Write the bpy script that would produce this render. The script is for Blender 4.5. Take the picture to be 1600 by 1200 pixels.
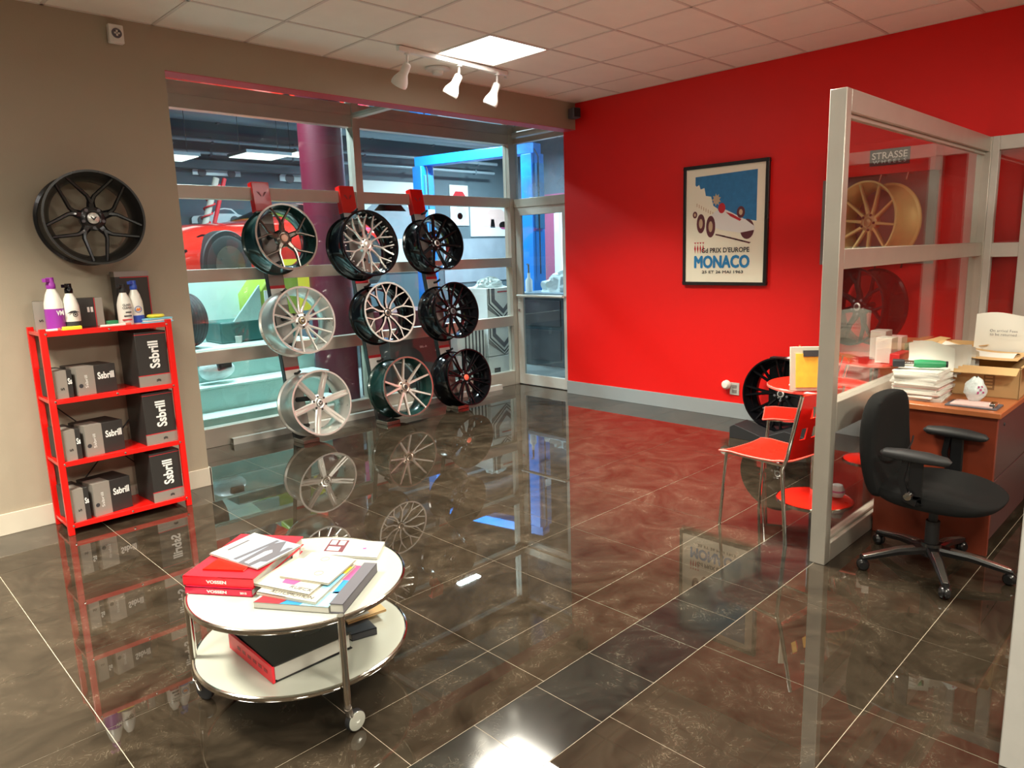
import bpy, bmesh, math, random
from mathutils import Vector, Matrix, noise
random.seed(7)
for o in list(bpy.data.objects): bpy.data.objects.remove(o)
SC = bpy.context.scene
COL = SC.collection
PI = math.pi

# ------------------------------------------------------------------ camera
cam_data = bpy.data.cameras.new('camera'); cam = bpy.data.objects.new('camera', cam_data); COL.objects.link(cam)
def cam_axes(p, r, y):
    f = Vector((-math.sin(y)*math.cos(p), math.cos(y)*math.cos(p), math.sin(p)))
    rt = Vector((math.cos(y), math.sin(y), 0)); up = rt.cross(f)
    return math.cos(r)*rt+math.sin(r)*up, -math.sin(r)*rt+math.cos(r)*up, f
_r, _u, _f = cam_axes(-0.1795, -0.0320, -0.7752)
CAMP = Vector((-2.3359, -3.7560, 1.5401))
cam.matrix_world = Matrix(((_r.x, _u.x, -_f.x, CAMP.x), (_r.y, _u.y, -_f.y, CAMP.y), (_r.z, _u.z, -_f.z, CAMP.z), (0, 0, 0, 1)))
cam_data.sensor_width = 36; cam_data.lens = 1128.06*36/1600; cam_data.clip_start = 0.02; cam_data.clip_end = 200
SC.camera = cam
# ------------------------------------------------------------------ world, exposure, lights
W = bpy.data.worlds.new('world'); SC.world = W; W.use_nodes = True
W.node_tree.nodes['Background'].inputs[0].default_value = (0.72, 0.86, 1.0, 1)
W.node_tree.nodes['Background'].inputs[1].default_value = 3.0
SC.view_settings.view_transform = 'Standard'; SC.view_settings.look = 'None'
SC.view_settings.gamma = 1; SC.view_settings.use_curve_mapping = False
SC.view_settings.exposure = 0.52
def area(name, loc, size, power, color, spread=180, rot=(0, 0, 0), size_y=None):
    l = bpy.data.lights.new(name, 'AREA'); l.energy = power; l.color = color; l.shape = 'RECTANGLE'
    l.size = size; l.size_y = size_y or size; l.spread = math.radians(spread)
    o = bpy.data.objects.new(name, l); o.location = loc; o.rotation_euler = rot; COL.objects.link(o); return o
WARM = (1.0, 0.90, 0.76); COOL = (0.75, 0.93, 1.0)
PANELS = [(1.61, 0.37), (-0.79, -2.03), (1.01, -1.43), (-3.19, -2.03), (-0.79, -4.43), (1.61, -5.03), (-3.19, -4.43), (-2.59, -0.23)]
for (px, py), pw, sp in zip(PANELS, (60, 8, 76, 34, 75, 60, 75, 105), (116, 116, 116, 150, 175, 175, 175, 112)):  # wide-spread panels near and behind the camera are unseen, added as fill
    area('ceiling_light_lamp', (px, py, 2.995), .56, pw, (1.0, 0.94, 0.79), sp)
for (gx, gy, ge) in [(0.3, 3.2, 170), (2.6, 4.6, 130), (5.1, 5.2, 200), (8.6, 7.0, 240), (7.4, 2.0, 120)]:  # unseen fill lamps added high over the workshop, separate from its hanging lights
    area('garage_fill_lamp', (gx, gy, 3.9), .45, ge, COOL, 170)

# ------------------------------------------------------------------ materials
MATS = {}
def mat(name, col, rough=0.5, metal=0.0, spec=0.5, coat=0.0, bump=0.0, bscale=40, var=0.0, vscale=6, emis=None, estr=0, trans=0):
    if name in MATS: return MATS[name]
    m = bpy.data.materials.new(name); m.use_nodes = True; nt = m.node_tree; b = nt.nodes['Principled BSDF']
    c = (*col, 1)
    b.inputs['Base Color'].default_value = c; b.inputs['Roughness'].default_value = rough
    b.inputs['Metallic'].default_value = metal; b.inputs['Specular IOR Level'].default_value = spec
    b.inputs['Coat Weight'].default_value = coat; b.inputs['Coat Roughness'].default_value = .05
    tc = nt.nodes.new('ShaderNodeNewGeometry')
    n = nt.nodes.new('ShaderNodeTexNoise'); n.inputs['Scale'].default_value = vscale; n.inputs['Detail'].default_value = 4
    nt.links.new(tc.outputs['Position'], n.inputs['Vector'])
    if var > 0:
        mx = nt.nodes.new('ShaderNodeMixRGB'); mx.inputs[1].default_value = tuple(x*(1-var) for x in col)+(1,)
        mx.inputs[2].default_value = tuple(min(1, x*(1+var)) for x in col)+(1,)
        nt.links.new(n.outputs['Fac'], mx.inputs[0]); nt.links.new(mx.outputs[0], b.inputs['Base Color'])
    else:
        mr = nt.nodes.new('ShaderNodeMapRange'); mr.inputs[3].default_value = max(0, rough-.02); mr.inputs[4].default_value = min(1, rough+.02)
        nt.links.new(n.outputs['Fac'], mr.inputs[0]); nt.links.new(mr.outputs[0], b.inputs['Roughness'])
    if bump > 0:
        n2 = nt.nodes.new('ShaderNodeTexNoise'); n2.inputs['Scale'].default_value = bscale; n2.inputs['Detail'].default_value = 3
        nt.links.new(tc.outputs['Position'], n2.inputs['Vector'])
        bp = nt.nodes.new('ShaderNodeBump'); bp.inputs['Strength'].default_value = bump; bp.inputs['Distance'].default_value = .01
        nt.links.new(n2.outputs['Fac'], bp.inputs['Height']); nt.links.new(bp.outputs[0], b.inputs['Normal'])
    if emis: b.inputs['Emission Color'].default_value = (*emis, 1); b.inputs['Emission Strength'].default_value = estr
    MATS[name] = m; return m
def glass_mat(name, tint, boost=1.0, dust=0.0, dustcol=(.7, .8, .85)):
    m = bpy.data.materials.new(name); m.use_nodes = True; nt = m.node_tree; nt.nodes.clear()
    out = nt.nodes.new('ShaderNodeOutputMaterial'); tr = nt.nodes.new('ShaderNodeBsdfTransparent'); gl = nt.nodes.new('ShaderNodeBsdfGlossy')
    tr.inputs[0].default_value = (*tint, 1); gl.inputs['Roughness'].default_value = 0.0
    lw = nt.nodes.new('ShaderNodeLayerWeight'); lw.inputs[0].default_value = .5
    pw = nt.nodes.new('ShaderNodeMath'); pw.operation = 'POWER'; pw.inputs[1].default_value = 5
    ma = nt.nodes.new('ShaderNodeMath'); ma.operation = 'MULTIPLY_ADD'; ma.inputs[1].default_value = .93*boost; ma.inputs[2].default_value = .045*boost
    nt.links.new(lw.outputs['Facing'], pw.inputs[0]); nt.links.new(pw.outputs[0], ma.inputs[0])
    mx = nt.nodes.new('ShaderNodeMixShader'); nt.links.new(ma.outputs[0], mx.inputs[0]); nt.links.new(tr.outputs[0], mx.inputs[1]); nt.links.new(gl.outputs[0], mx.inputs[2])
    last = mx.outputs[0]
    if dust > 0:
        df = nt.nodes.new('ShaderNodeBsdfDiffuse'); df.inputs[0].default_value = (*dustcol, 1)
        g = nt.nodes.new('ShaderNodeNewGeometry'); n = nt.nodes.new('ShaderNodeTexNoise'); n.inputs['Scale'].default_value = 2.5; n.inputs['Detail'].default_value = 6
        nt.links.new(g.outputs['Position'], n.inputs['Vector'])
        mr = nt.nodes.new('ShaderNodeMapRange'); mr.inputs[1].default_value = .35; mr.inputs[2].default_value = .75; mr.inputs[3].default_value = 0; mr.inputs[4].default_value = dust
        nt.links.new(n.outputs['Fac'], mr.inputs[0]); m2 = nt.nodes.new('ShaderNodeMixShader')
        nt.links.new(mr.outputs[0], m2.inputs[0]); nt.links.new(last, m2.inputs[1]); nt.links.new(df.outputs[0], m2.inputs[2]); last = m2.outputs[0]
    nt.links.new(last, out.inputs[0]); MATS[name] = m; return m
def M(n): return MATS[n]

mat('gray_paint', (.38, .32, .235), .65, bump=.05, bscale=120, var=.03)
mat('red_paint', (.78, .004, .002), .5, bump=.04, bscale=120)
mat('soffit_red', (.50, .03, .05), .6)
mat('cream_trim', (.62, .56, .45), .5, var=.06)
mat('gray_trim', (.30, .33, .34), .45, var=.05)
mat('alu', (.56, .52, .45), .40, .55, var=.07, vscale=9)
mat('alu_light', (.60, .58, .53), .5, .2, var=.08, vscale=14)
mat('ceiling_tile', (.90, .85, .74), .9, bump=.35, bscale=260, var=.04)
mat('ceiling_grid', (.70, .63, .55), .6)
mat('white_metal', (.82, .80, .74), .35)
mat('chrome', (.78, .76, .72), .09, 1.0)
mat('black_gloss', (.004, .004, .005), .13, spec=.3, coat=.05)
mat('black_satin', (.010, .010, .011), .28, coat=.3)
mat('black_matte', (.014, .014, .015), .6)
mat('black_fabric', (.011, .011, .011), .95, bump=.35, bscale=500, spec=.2)
mat('gunmetal', (.20, .17, .145), .28, .85)
mat('gun_edge', (.50, .46, .41), .22, .9)
mat('barrel_green_glint', (.008, .034, .030), .2, .2, coat=.3)  # black barrel with a green reflection put into its base colour
mat('silver', (.72, .72, .68), .28, .68)
mat('silver_bright', (.84, .83, .79), .22, .65)
mat('bronze', (.46, .36, .30), .3, .6)
mat('gold', (.74, .60, .26), .38, .35)
mat('gold_dark', (.50, .38, .20), .32, .6)
mat('machined', (.80, .79, .75), .26, .55)
mat('cap_peach', (.80, .45, .33), .4)
mat('cap_red', (.85, .12, .07), .35)
mat('cap_dark', (.03, .03, .03), .3)
mat('red_gloss', (.72, .008, .005), .25, coat=.3)
mat('red_dark', (.30, .008, .01), .4)
mat('red_plastic', (.72, .014, .005), .28)
mat('pink_edge', (.80, .14, .10), .35)
mat('white_glass', (.44, .45, .385), .12, coat=.4)
mat('carton_black', (.028, .026, .024), .42)
mat('carton_silver', (.33, .30, .26), .38, .3)
mat('label_white', (.85, .84, .80), .5)
mat('label_red', (.55, .02, .03), .5)
mat('bottle_white', (.82, .80, .72), .3)
mat('purple', (.32, .04, .36), .3)
mat('blue_cap', (.03, .08, .42), .3)
mat('orange', (.85, .22, .04), .4)
mat('light_blue', (.25, .62, .80), .8)
mat('yellow', (.85, .72, .05), .55)
mat('green_plastic', (.03, .30, .12), .4)
mat('paper', (.47, .46, .41), .7)
mat('paper_cream', (.47, .44, .35), .7)
mat('paper_white', (.72, .70, .64), .7)
mat('board_gray', (.20, .17, .16), .75)
mat('paper_pink', (.80, .55, .52), .7)
mat('ink', (.03, .03, .035), .6)
mat('ink_gray', (.11, .105, .12), .6)
mat('magenta', (.45, .08, .22), .5)
mat('book_red', (.78, .02, .035), .4)
mat('book_spine', (.62, .01, .05), .4)
mat('sky_blue', (.03, .20, .45), .6, var=.25, vscale=18)
mat('monaco_blue', (.02, .22, .50), .6)
mat('poster_cream', (.93, .88, .70), .55)
mat('poster_tan', (.62, .45, .28), .6)
mat('maroon_ink', (.13, .03, .04), .6)
mat('cardboard', (.60, .38, .17), .8, var=.06)
mat('cardboard_dark', (.32, .18, .08), .8)
mat('wood_top', (.42, .13, .045), .3, var=.15, vscale=9)
mat('wood_red', (.20, .035, .015), .3, var=.3, vscale=6)
mat('wood_side', (.075, .038, .036), .4, var=.1)
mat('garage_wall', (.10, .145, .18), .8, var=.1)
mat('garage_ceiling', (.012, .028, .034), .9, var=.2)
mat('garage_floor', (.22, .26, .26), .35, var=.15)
mat('maroon', (.12, .008, .025), .45, bump=.05, bscale=80)
mat('lift_blue', (.01, .22, .75), .35)
mat('car_red', (.50, .02, .012), .15, coat=.8)
mat('tyre', (.016, .018, .019), .8, bump=.2, bscale=150)
mat('teal_board', (.56, .76, .72), .5, var=.08)
mat('teal_deck', (.38, .60, .55), .35, .1, bump=.6, bscale=160)
mat('lime', (.33, .47, .06), .4)
mat('car_silver', (.62, .66, .68), .4, .3)
mat('poster_white', (.78, .80, .80), .5)
mat('poster_grey', (.30, .35, .42), .5, var=.3, vscale=3)
mat('pipe', (.30, .38, .44), .4, .3)
mat('plastic_bag', (.66, .74, .74), .3, bump=.8, bscale=30)
mat('bone', (.74, .70, .62), .6, var=.08)
mat('pinkwall', (.42, .10, .20), .6)
mat('dark_cabinet', (.02, .04, .05), .35)
mat('floor_grout', (.42, .35, .26), .7)
mat('amber', (.85, .45, .04), .5, var=.3, vscale=20)
mat('teal_dark', (.01, .10, .09), .4)
mat('stand_side', (.02, .02, .022), .35)
mat('stand_face', (.30, .27, .25), .35, .3)
mat('exit_white', (.8, .85, .9), .5)
mat('lamp_panel', (.9, .9, .9), .5, emis=(1, .97, .93), estr=4.0)
mat('garage_panel', (.9, .9, .9), .5, emis=(.85, 1, .95), estr=1.2)
glass_mat('glass_front', (.93, .985, .97), .9, .05)
glass_mat('glass_roof', (.45, .60, .54), 2.6, .25, (.10, .17, .14))
glass_mat('glass_office', (.97, .97, .95), 1.1, .006, (.8, .7, .6))
glass_mat('glass_door', (.80, .88, .90), 1.1, .09, (.45, .55, .62))
glass_mat('glass_dusty', (.9, .95, 1.0), 1.1, .55, (.55, .65, .75))

def floor_tile_material(name, base, light, rough):
    m = bpy.data.materials.new(name); m.use_nodes = True; nt = m.node_tree; b = nt.nodes['Principled BSDF']
    g = nt.nodes.new('ShaderNodeNewGeometry')
    n1 = nt.nodes.new('ShaderNodeTexNoise'); n1.inputs['Scale'].default_value = 3.2; n1.inputs['Detail'].default_value = 9; n1.inputs['Roughness'].default_value = .68; n1.inputs['Distortion'].default_value = 1.4
    n2 = nt.nodes.new('ShaderNodeTexNoise'); n2.inputs['Scale'].default_value = 260; n2.inputs['Detail'].default_value = 2
    wv = nt.nodes.new('ShaderNodeTexNoise'); wv.inputs['Scale'].default_value = 13; wv.inputs['Detail'].default_value = 5; wv.inputs['Distortion'].default_value = 3.0
    for n in (n1, n2, wv): nt.links.new(g.outputs['Position'], n.inputs['Vector'])
    r = nt.nodes.new('ShaderNodeValToRGB'); r.color_ramp.elements[0].position = .3; r.color_ramp.elements[0].color = (*base, 1)
    r.color_ramp.elements[1].position = .78; r.color_ramp.elements[1].color = (*light, 1)
    nt.links.new(n1.outputs['Fac'], r.inputs[0])
    # thin pale veins: narrow band of a distorted noise
    v = nt.nodes.new('ShaderNodeValToRGB'); e = v.color_ramp.elements; e[0].position = .495; e[0].color = (0, 0, 0, 1); e[1].position = .503; e[1].color = (1, 1, 1, 1)
    k = v.color_ramp.elements.new(.511); k.color = (0, 0, 0, 1)
    nt.links.new(wv.outputs['Fac'], v.inputs[0])
    gate = nt.nodes.new('ShaderNodeMapRange'); gate.inputs[1].default_value = .5; gate.inputs[2].default_value = .62; gate.inputs[4].default_value = .55
    nt.links.new(n1.outputs['Fac'], gate.inputs[0])
    mu = nt.nodes.new('ShaderNodeMath'); mu.operation = 'MULTIPLY'; nt.links.new(v.outputs[0], mu.inputs[0]); nt.links.new(gate.outputs[0], mu.inputs[1])
    mx = nt.nodes.new('ShaderNodeMixRGB'); mx.inputs[2].default_value = (.34, .28, .20, 1); nt.links.new(mu.outputs[0], mx.inputs[0]); nt.links.new(r.outputs[0], mx.inputs[1])
    sp = nt.nodes.new('ShaderNodeMixRGB'); sp.blend_type = 'MULTIPLY'; sp.inputs[0].default_value = .35
    nt.links.new(mx.outputs[0], sp.inputs[1]); nt.links.new(n2.outputs['Fac'], sp.inputs[2])
    nt.links.new(sp.outputs[0], b.inputs['Base Color'])
    b.inputs['Roughness'].default_value = rough; b.inputs['IOR'].default_value = 1.75
    bp = nt.nodes.new('ShaderNodeBump'); bp.inputs['Strength'].default_value = .0015; bp.inputs['Distance'].default_value = .01
    nt.links.new(n1.outputs['Fac'], bp.inputs['Height']); nt.links.new(bp.outputs[0], b.inputs['Normal'])
    MATS[name] = m; return m
floor_tile_material('floor_tile', (.015, .011, .007), (.072, .053, .035), .015)
floor_tile_material('floor_band_tile', (.008, .008, .007), (.040, .038, .030), .09)

# ------------------------------------------------------------------ mesh builder
class MB:
    def __init__(s): s.v = []; s.f = []; s.fm = []; s.mi = 0
    def add(s, vs, fs):
        n = len(s.v); s.v += [Vector(v) for v in vs]
        for f in fs: s.f.append([n+i for i in f]); s.fm.append(s.mi)
        return s
    def box(s, x0, x1, y0, y1, z0, z1):
        return s.add([(x0,y0,z0),(x1,y0,z0),(x1,y1,z0),(x0,y1,z0),(x0,y0,z1),(x1,y0,z1),(x1,y1,z1),(x0,y1,z1)],
                     [(0,3,2,1),(4,5,6,7),(0,1,5,4),(1,2,6,5),(2,3,7,6),(3,0,4,7)])
    def obox(s, c, ax, ay, az, dx, dy, dz):
        c = Vector(c); ax = Vector(ax).normalized()*dx/2; ay = Vector(ay).normalized()*dy/2; az = Vector(az).normalized()*dz/2
        vs = [c+a*ax+b*ay+d*az for d in (-1, 1) for (a, b) in ((-1,-1),(1,-1),(1,1),(-1,1))]
        return s.add(vs, [(0,3,2,1),(4,5,6,7),(0,1,5,4),(1,2,6,5),(2,3,7,6),(3,0,4,7)])
    def frame_axes(s, d):
        d = d.normalized(); a = Vector((0,0,1)) if abs(d.z) < .9 else Vector((1,0,0)); u = d.cross(a).normalized(); return u, d.cross(u).normalized()
    def tube(s, pts, r, n=12, cap=True, r1=None):
        pts = [Vector(p) for p in pts]; rings = []
        u = None
        for i, p in enumerate(pts):
            d = (pts[min(i+1, len(pts)-1)]-pts[max(i-1, 0)])
            if u is None: u, w = s.frame_axes(d)
            else:
                dn = d.normalized(); u = (u-dn*u.dot(dn)).normalized(); w = dn.cross(u)
            rr = r if r1 is None else r+(r1-r)*i/(len(pts)-1)
            if isinstance(r, (list, tuple)): rr = r[i]
            rings.append([p+u*rr*math.cos(2*PI*k/n)+w*rr*math.sin(2*PI*k/n) for k in range(n)])
        base = len(s.v); vs = [v for g in rings for v in g]; fs = []
        for i in range(len(pts)-1):
            for k in range(n): a = i*n+k; b = i*n+(k+1) % n; fs.append((a, b, b+n, a+n))
        if cap: fs.append(tuple(range(n))[::-1]); fs.append(tuple((len(pts)-1)*n+k for k in range(n)))
        return s.add(vs, fs)
    def lathe(s, prof, n=48, mtx=None, closed=False):
        mtx = mtx or Matrix.Identity(4); vs = []; fs = []
        for (r, z) in prof:
            for k in range(n): a = 2*PI*k/n; vs.append(mtx @ Vector((r*math.cos(a), r*math.sin(a), z)))
        m = len(prof)
        for i in range(m if closed else m-1):
            j = (i+1) % m
            for k in range(n): a = i*n+k; b = i*n+(k+1) % n; c = j*n+(k+1) % n; d = j*n+k; fs.append((a, b, c, d))
        if not closed:
            if prof[0][0] > 1e-4: fs.append(tuple(range(n))[::-1])
            if prof[-1][0] > 1e-4: fs.append(tuple((m-1)*n+k for k in range(n)))
        return s.add(vs, fs)
    def prism(s, poly, o, xd, yd, h):
        o = Vector(o); xd = Vector(xd).normalized(); yd = Vector(yd).normalized(); nd = xd.cross(yd); n = len(poly)
        vs = [o+xd*a+yd*b for a, b in poly]+[o+xd*a+yd*b+nd*h for a, b in poly]
        fs = [tuple(range(n))[::-1], tuple(range(n, 2*n))]+[(i, (i+1) % n, n+(i+1) % n, n+i) for i in range(n)]
        return s.add(vs, fs)
    def sweep(s, pts, wid, dep, top=.5, up=(0, 0, 1)):
        pts = [Vector(p) for p in pts]; up = Vector(up); n = len(pts); vs = []
        for i, p in enumerate(pts):
            d = (pts[min(i+1, n-1)]-pts[max(i-1, 0)]).normalized(); side = d.cross(up).normalized()
            w = wid[i]/2; h = dep[i]
            for (a, b) in ((-top*w, 0), (top*w, 0), (w, -.35*h), (.8*w, -h), (-.8*w, -h), (-w, -.35*h)): vs.append(p+side*a+up*b)
        fs = []
        for i in range(n-1):
            for k in range(6): a = i*6+k; b = i*6+(k+1) % 6; fs.append((a, b, b+6, a+6))
        fs.append((5,4,3,2,1,0)); fs.append(tuple((n-1)*6+k for k in range(6)))
        return s.add(vs, fs)
    def grid(s, f, nu, nv):
        vs = [f(i/nu, j/nv) for i in range(nu+1) for j in range(nv+1)]; fs = []
        for i in range(nu):
            for j in range(nv): a = i*(nv+1)+j; fs.append((a, a+nv+1, a+nv+2, a+1))
        return s.add(vs, fs)
ROOTM = {}
def rootm(o):
    while o.parent: o = o.parent
    return ROOTM.get(o.name, Matrix.Identity(4))
def link_mesh(name, mb, mats, inv, smooth=40, bevel=0, subsurf=0):
    me = bpy.data.meshes.new(name); bm = bmesh.new()
    vs = [bm.verts.new(inv @ v) for v in mb.v]
    for f, mi in zip(mb.f, mb.fm):
        try: q = bm.faces.new([vs[i] for i in f]); q.material_index = mi
        except ValueError: pass
    bmesh.ops.remove_doubles(bm, verts=bm.verts, dist=1e-6)
    bmesh.ops.recalc_face_normals(bm, faces=bm.faces)
    if smooth:
        for f in bm.faces: f.smooth = True
        lim = math.radians(smooth)
        for e in bm.edges:
            if len(e.link_faces) == 2:
                e.smooth = e.calc_face_angle(0) < lim
            else: e.smooth = False
    bm.to_mesh(me); bm.free()
    for m in (mats if isinstance(mats, (list, tuple)) else [mats]): me.materials.append(M(m) if isinstance(m, str) else m)
    o = bpy.data.objects.new(name, me); COL.objects.link(o)
    if bevel: b = o.modifiers.new('bevel', 'BEVEL'); b.width = bevel; b.segments = 2; b.limit_method = 'ANGLE'; b.angle_limit = math.radians(50)
    if subsurf: b = o.modifiers.new('subsurf', 'SUBSURF'); b.levels = subsurf; b.render_levels = subsurf
    return o
def tag(o, label=None, cat=None, group=None, kind=None):
    if label: o['label'] = label
    if cat: o['category'] = cat
    if group: o['group'] = group
    if kind: o['kind'] = kind
    return o
def thing(name, label, cat, loc, mtx=None, group=None):
    o = bpy.data.objects.new(name, None); COL.objects.link(o); o.empty_display_size = .05
    m = Matrix.Translation(Vector(loc)) @ (mtx.to_4x4() if mtx else Matrix.Identity(4)); o.matrix_world = m; ROOTM[o.name] = m
    return tag(o, label, cat, group)
def part(name, mb, mats, parent, local=False, **k):
    inv = Matrix.Identity(4) if local else rootm(parent).inverted()
    o = link_mesh(name, mb, mats, inv, **k); o.parent = parent; return o
def single(name, mb, mats, label, cat, group=None, kind=None, **k):
    xs = [v.x for v in mb.v]; ys = [v.y for v in mb.v]; zs = [v.z for v in mb.v]
    c = Vector(((min(xs)+max(xs))/2, (min(ys)+max(ys))/2, min(zs)))
    o = link_mesh(name, mb, mats, Matrix.Translation(-c), **k); o.location = c; ROOTM[o.name] = Matrix.Translation(c)
    return tag(o, label, cat, group, kind)
def struct(name, mb, mats, parent=None, **k):
    if parent: return part(name, mb, mats, parent, **k)
    o = link_mesh(name, mb, mats, Matrix.Identity(4), **k); ROOTM[o.name] = Matrix.Identity(4); return tag(o, kind='structure')
def text(name, s, o, xd, yd, width, height, m, parent, ext=.0006, bold=0.0, local=False, shear=0, space=1.0, fat=0):
    """flat lettering: centred on o, run direction xd, up direction yd, fitted to width x height"""
    cu = bpy.data.curves.new('t', 'FONT'); cu.body = s; cu.align_x = 'CENTER'; cu.align_y = 'CENTER'; cu.offset = bold; cu.shear = shear; cu.space_character = space
    cu.resolution_u = 3
    t = bpy.data.objects.new('t', cu); COL.objects.link(t)
    dg = bpy.context.evaluated_depsgraph_get(); me = bpy.data.meshes.new_from_object(t.evaluated_get(dg))
    bpy.data.objects.remove(t); bpy.data.curves.remove(cu)
    if not me.vertices: return None
    xs = [v.co.x for v in me.vertices]; ys = [v.co.y for v in me.vertices]
    sx = width/(max(xs)-min(xs)); sy = height/(max(ys)-min(ys)); cx = (max(xs)+min(xs))/2; cy = (max(ys)+min(ys))/2
    xd = Vector(xd).normalized(); yd = Vector(yd).normalized(); nd = xd.cross(yd); o = Vector(o)
    inv = Matrix.Identity(4) if local else rootm(parent).inverted()
    for v in me.vertices: v.co = inv @ (o+xd*(v.co.x-cx)*sx+yd*(v.co.y-cy)*sy+nd*ext)
    if fat:   # thicken strokes: shifted copies of the same glyphs, a hair apart in depth
        bm = bmesh.new(); bm.from_mesh(me); g0 = list(bm.verts)+list(bm.edges)+list(bm.faces); iv = inv.to_3x3()
        for i, (a, b) in enumerate(((1, 0), (-1, 0), (0, 1), (0, -1), (.7, .7), (-.7, .7), (.7, -.7), (-.7, -.7))):
            r = bmesh.ops.duplicate(bm, geom=g0); vs = [e for e in r['geom'] if isinstance(e, bmesh.types.BMVert)]
            bmesh.ops.translate(bm, verts=vs, vec=iv @ (xd*a*fat+yd*b*fat+nd*.00002*(i+1)))
        bm.to_mesh(me); bm.free()
    me.materials.clear(); me.materials.append(M(m)); me.name = name
    ob = bpy.data.objects.new(name, me); COL.objects.link(ob); ob.parent = parent; return ob
def copy_tree(o, parent=None):
    c = o.copy(); COL.objects.link(c)
    if parent: c.parent = parent
    ROOTM[c.name] = ROOTM.get(o.name, Matrix.Identity(4))
    for ch in list(o.children): copy_tree(ch, c)
    return c
def place(o, loc, mtx=None):
    m = Matrix.Translation(Vector(loc)) @ (mtx.to_4x4() if mtx else Matrix.Identity(4)); o.matrix_world = m; ROOTM[o.name] = m
def rz(a): return Matrix.Rotation(a, 3, 'Z')
def disc(cx, cy, r, n=24, a0=0): return [(cx+r*math.cos(a0+2*PI*k/n), cy+r*math.sin(a0+2*PI*k/n)) for k in range(n)]

# ------------------------------------------------------------------ setting
YW, XR, ZC, YG, YR, XW, ZS = 1.2435, 3.585, 3.0135, 2.30, 1.4055, -0.445, 2.755
X0, Y0 = -5.2, -7.2
# floor: grout bed and one slab per tile
mb = MB(); mb.box(X0, 4.2, Y0, 2.45, -.05, -.0012); mb.fm = [0]*len(mb.f)
def tile(x0, x1, y0, y1, mi):
    x1 = min(x1, 4.19); g = .0013; mb.mi = mi; mb.add([(x0+g,y0+g,0),(x1-g,y0+g,0),(x1-g,y1-g,0),(x0+g,y1-g,0),(x0+g,y0+g,-.004),(x1-g,y0+g,-.004),(x1-g,y1-g,-.004),(x0+g,y1-g,-.004)],
        [(0,1,2,3),(4,5,1,0),(5,6,2,1),(6,7,3,2),(7,4,0,3)])
ix0 = int(X0/.6)-1
for i in range(ix0, 8):
    for j in range(-3, 5):
        if j*.6 < 2.4: tile(i*.6, i*.6+.6, j*.6, min(j*.6+.6, 2.44), 1)
    tile(i*.6, i*.6+.6, -2.10, -1.80, 1)
    for j in range(9): tile(i*.6, i*.6+.6, -2.40-.6*(j+1), -2.40-.6*j, 1)
for i in range(-19, 15): tile(.26+.3*i, .56+.3*i, -2.40, -2.10, 2)
struct('floor', mb, ['floor_grout', 'floor_tile', 'floor_band_tile'], smooth=0)
# ceiling: lay-in tiles + grid
mb = MB(); lit = {(round(px, 2), round(py, 2)) for px, py in PANELS}
for i in range(-11, 5):
    for j in range(-13, 3):
        x0 = 1.31+.6*i; y0 = .07+.6*j; x1 = min(x0+.6, XR); y1 = min(y0+.6, YW)
        if x0 >= XR or y0 >= YW or x1 < X0 or y1 < Y0: continue
        if (round(x0+.3, 2), round(y0+.3, 2)) in lit:
            mb.box(x0, x1, y0, y1, ZC+.06, ZC+.07); continue
        dz = random.uniform(0, .0015); mb.box(x0+.008, x1-.008, y0+.008, y1-.008, ZC+.002+dz, ZC+.03)
struct('ceiling', mb, 'ceiling_tile')
mb = MB()
for i in range(-11, 5):
    x = 1.31+.6*i
    if X0 < x < XR: mb.box(x-.010, x+.010, Y0, YW, ZC-.001, ZC+.012)
for j in range(-13, 3):
    y = .07+.6*j
    if Y0 < y < YW: mb.box(X0, XR, y-.010, y+.010, ZC-.001, ZC+.012)
mb.box(X0, XR, YW-.018, YW, ZC-.001, ZC+.01); mb.box(XR-.018, XR, Y0, YW, ZC-.001, ZC+.01)
struct('trim_1', mb, 'ceiling_grid')
mb = MB(); mb.box(X0-.3, XR+.3, Y0-.3, YW+.4, ZC+.075, ZC+.12); struct('ceiling_slab', mb, 'gray_paint')
# grey wall with bulkhead over the glazed bay (red underside)
mb = MB(); mb.box(X0, XW, YW, YR, 0, ZC+.1); mb.box(XW, XR+.16, YW, YR, ZS, ZC+.1)
mb.mi = 1; mb.box(XW, XR, YW+.001, YR-.001, ZS-.004, ZS+.002)
struct('wall_left', mb, ['gray_paint', 'soffit_red'], smooth=0)
mb = MB(); mb.box(XR, XR+.16, Y0, YR, 0, ZC+.1); struct('wall_right', mb, 'red_paint', smooth=0)
mb = MB(); mb.box(X0-.15, X0, Y0, YR, 0, .9); mb.box(X0-.15, X0, Y0, YR, 2.6, ZC+.1); mb.box(X0-.15, X0, Y0, YR, .9, 2.6)
mat('reflection_dark', (.06, .055, .05), .7); struct('wall_front', mb, 'reflection_dark', smooth=0)  # unseen wall coloured dark to keep its reflection in the glass dim
mb = MB(); mb.box(X0-.15, XR+.16, Y0-.15, Y0, 0, ZC+.1); struct('wall_back', mb, 'gray_paint', smooth=0)
mb = MB(); mb.box(X0, XW+.012, YW-.014, YW, 0, .127); mb.box(XW, XW+.014, YW-.014, YR, 0, .127); struct('baseboard_left', mb, 'cream_trim', bevel=.002)
mb = MB(); mb.box(XR-.014, XR, Y0, YR, 0, .14); struct('baseboard_right', mb, 'gray_trim', bevel=.002)

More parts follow.
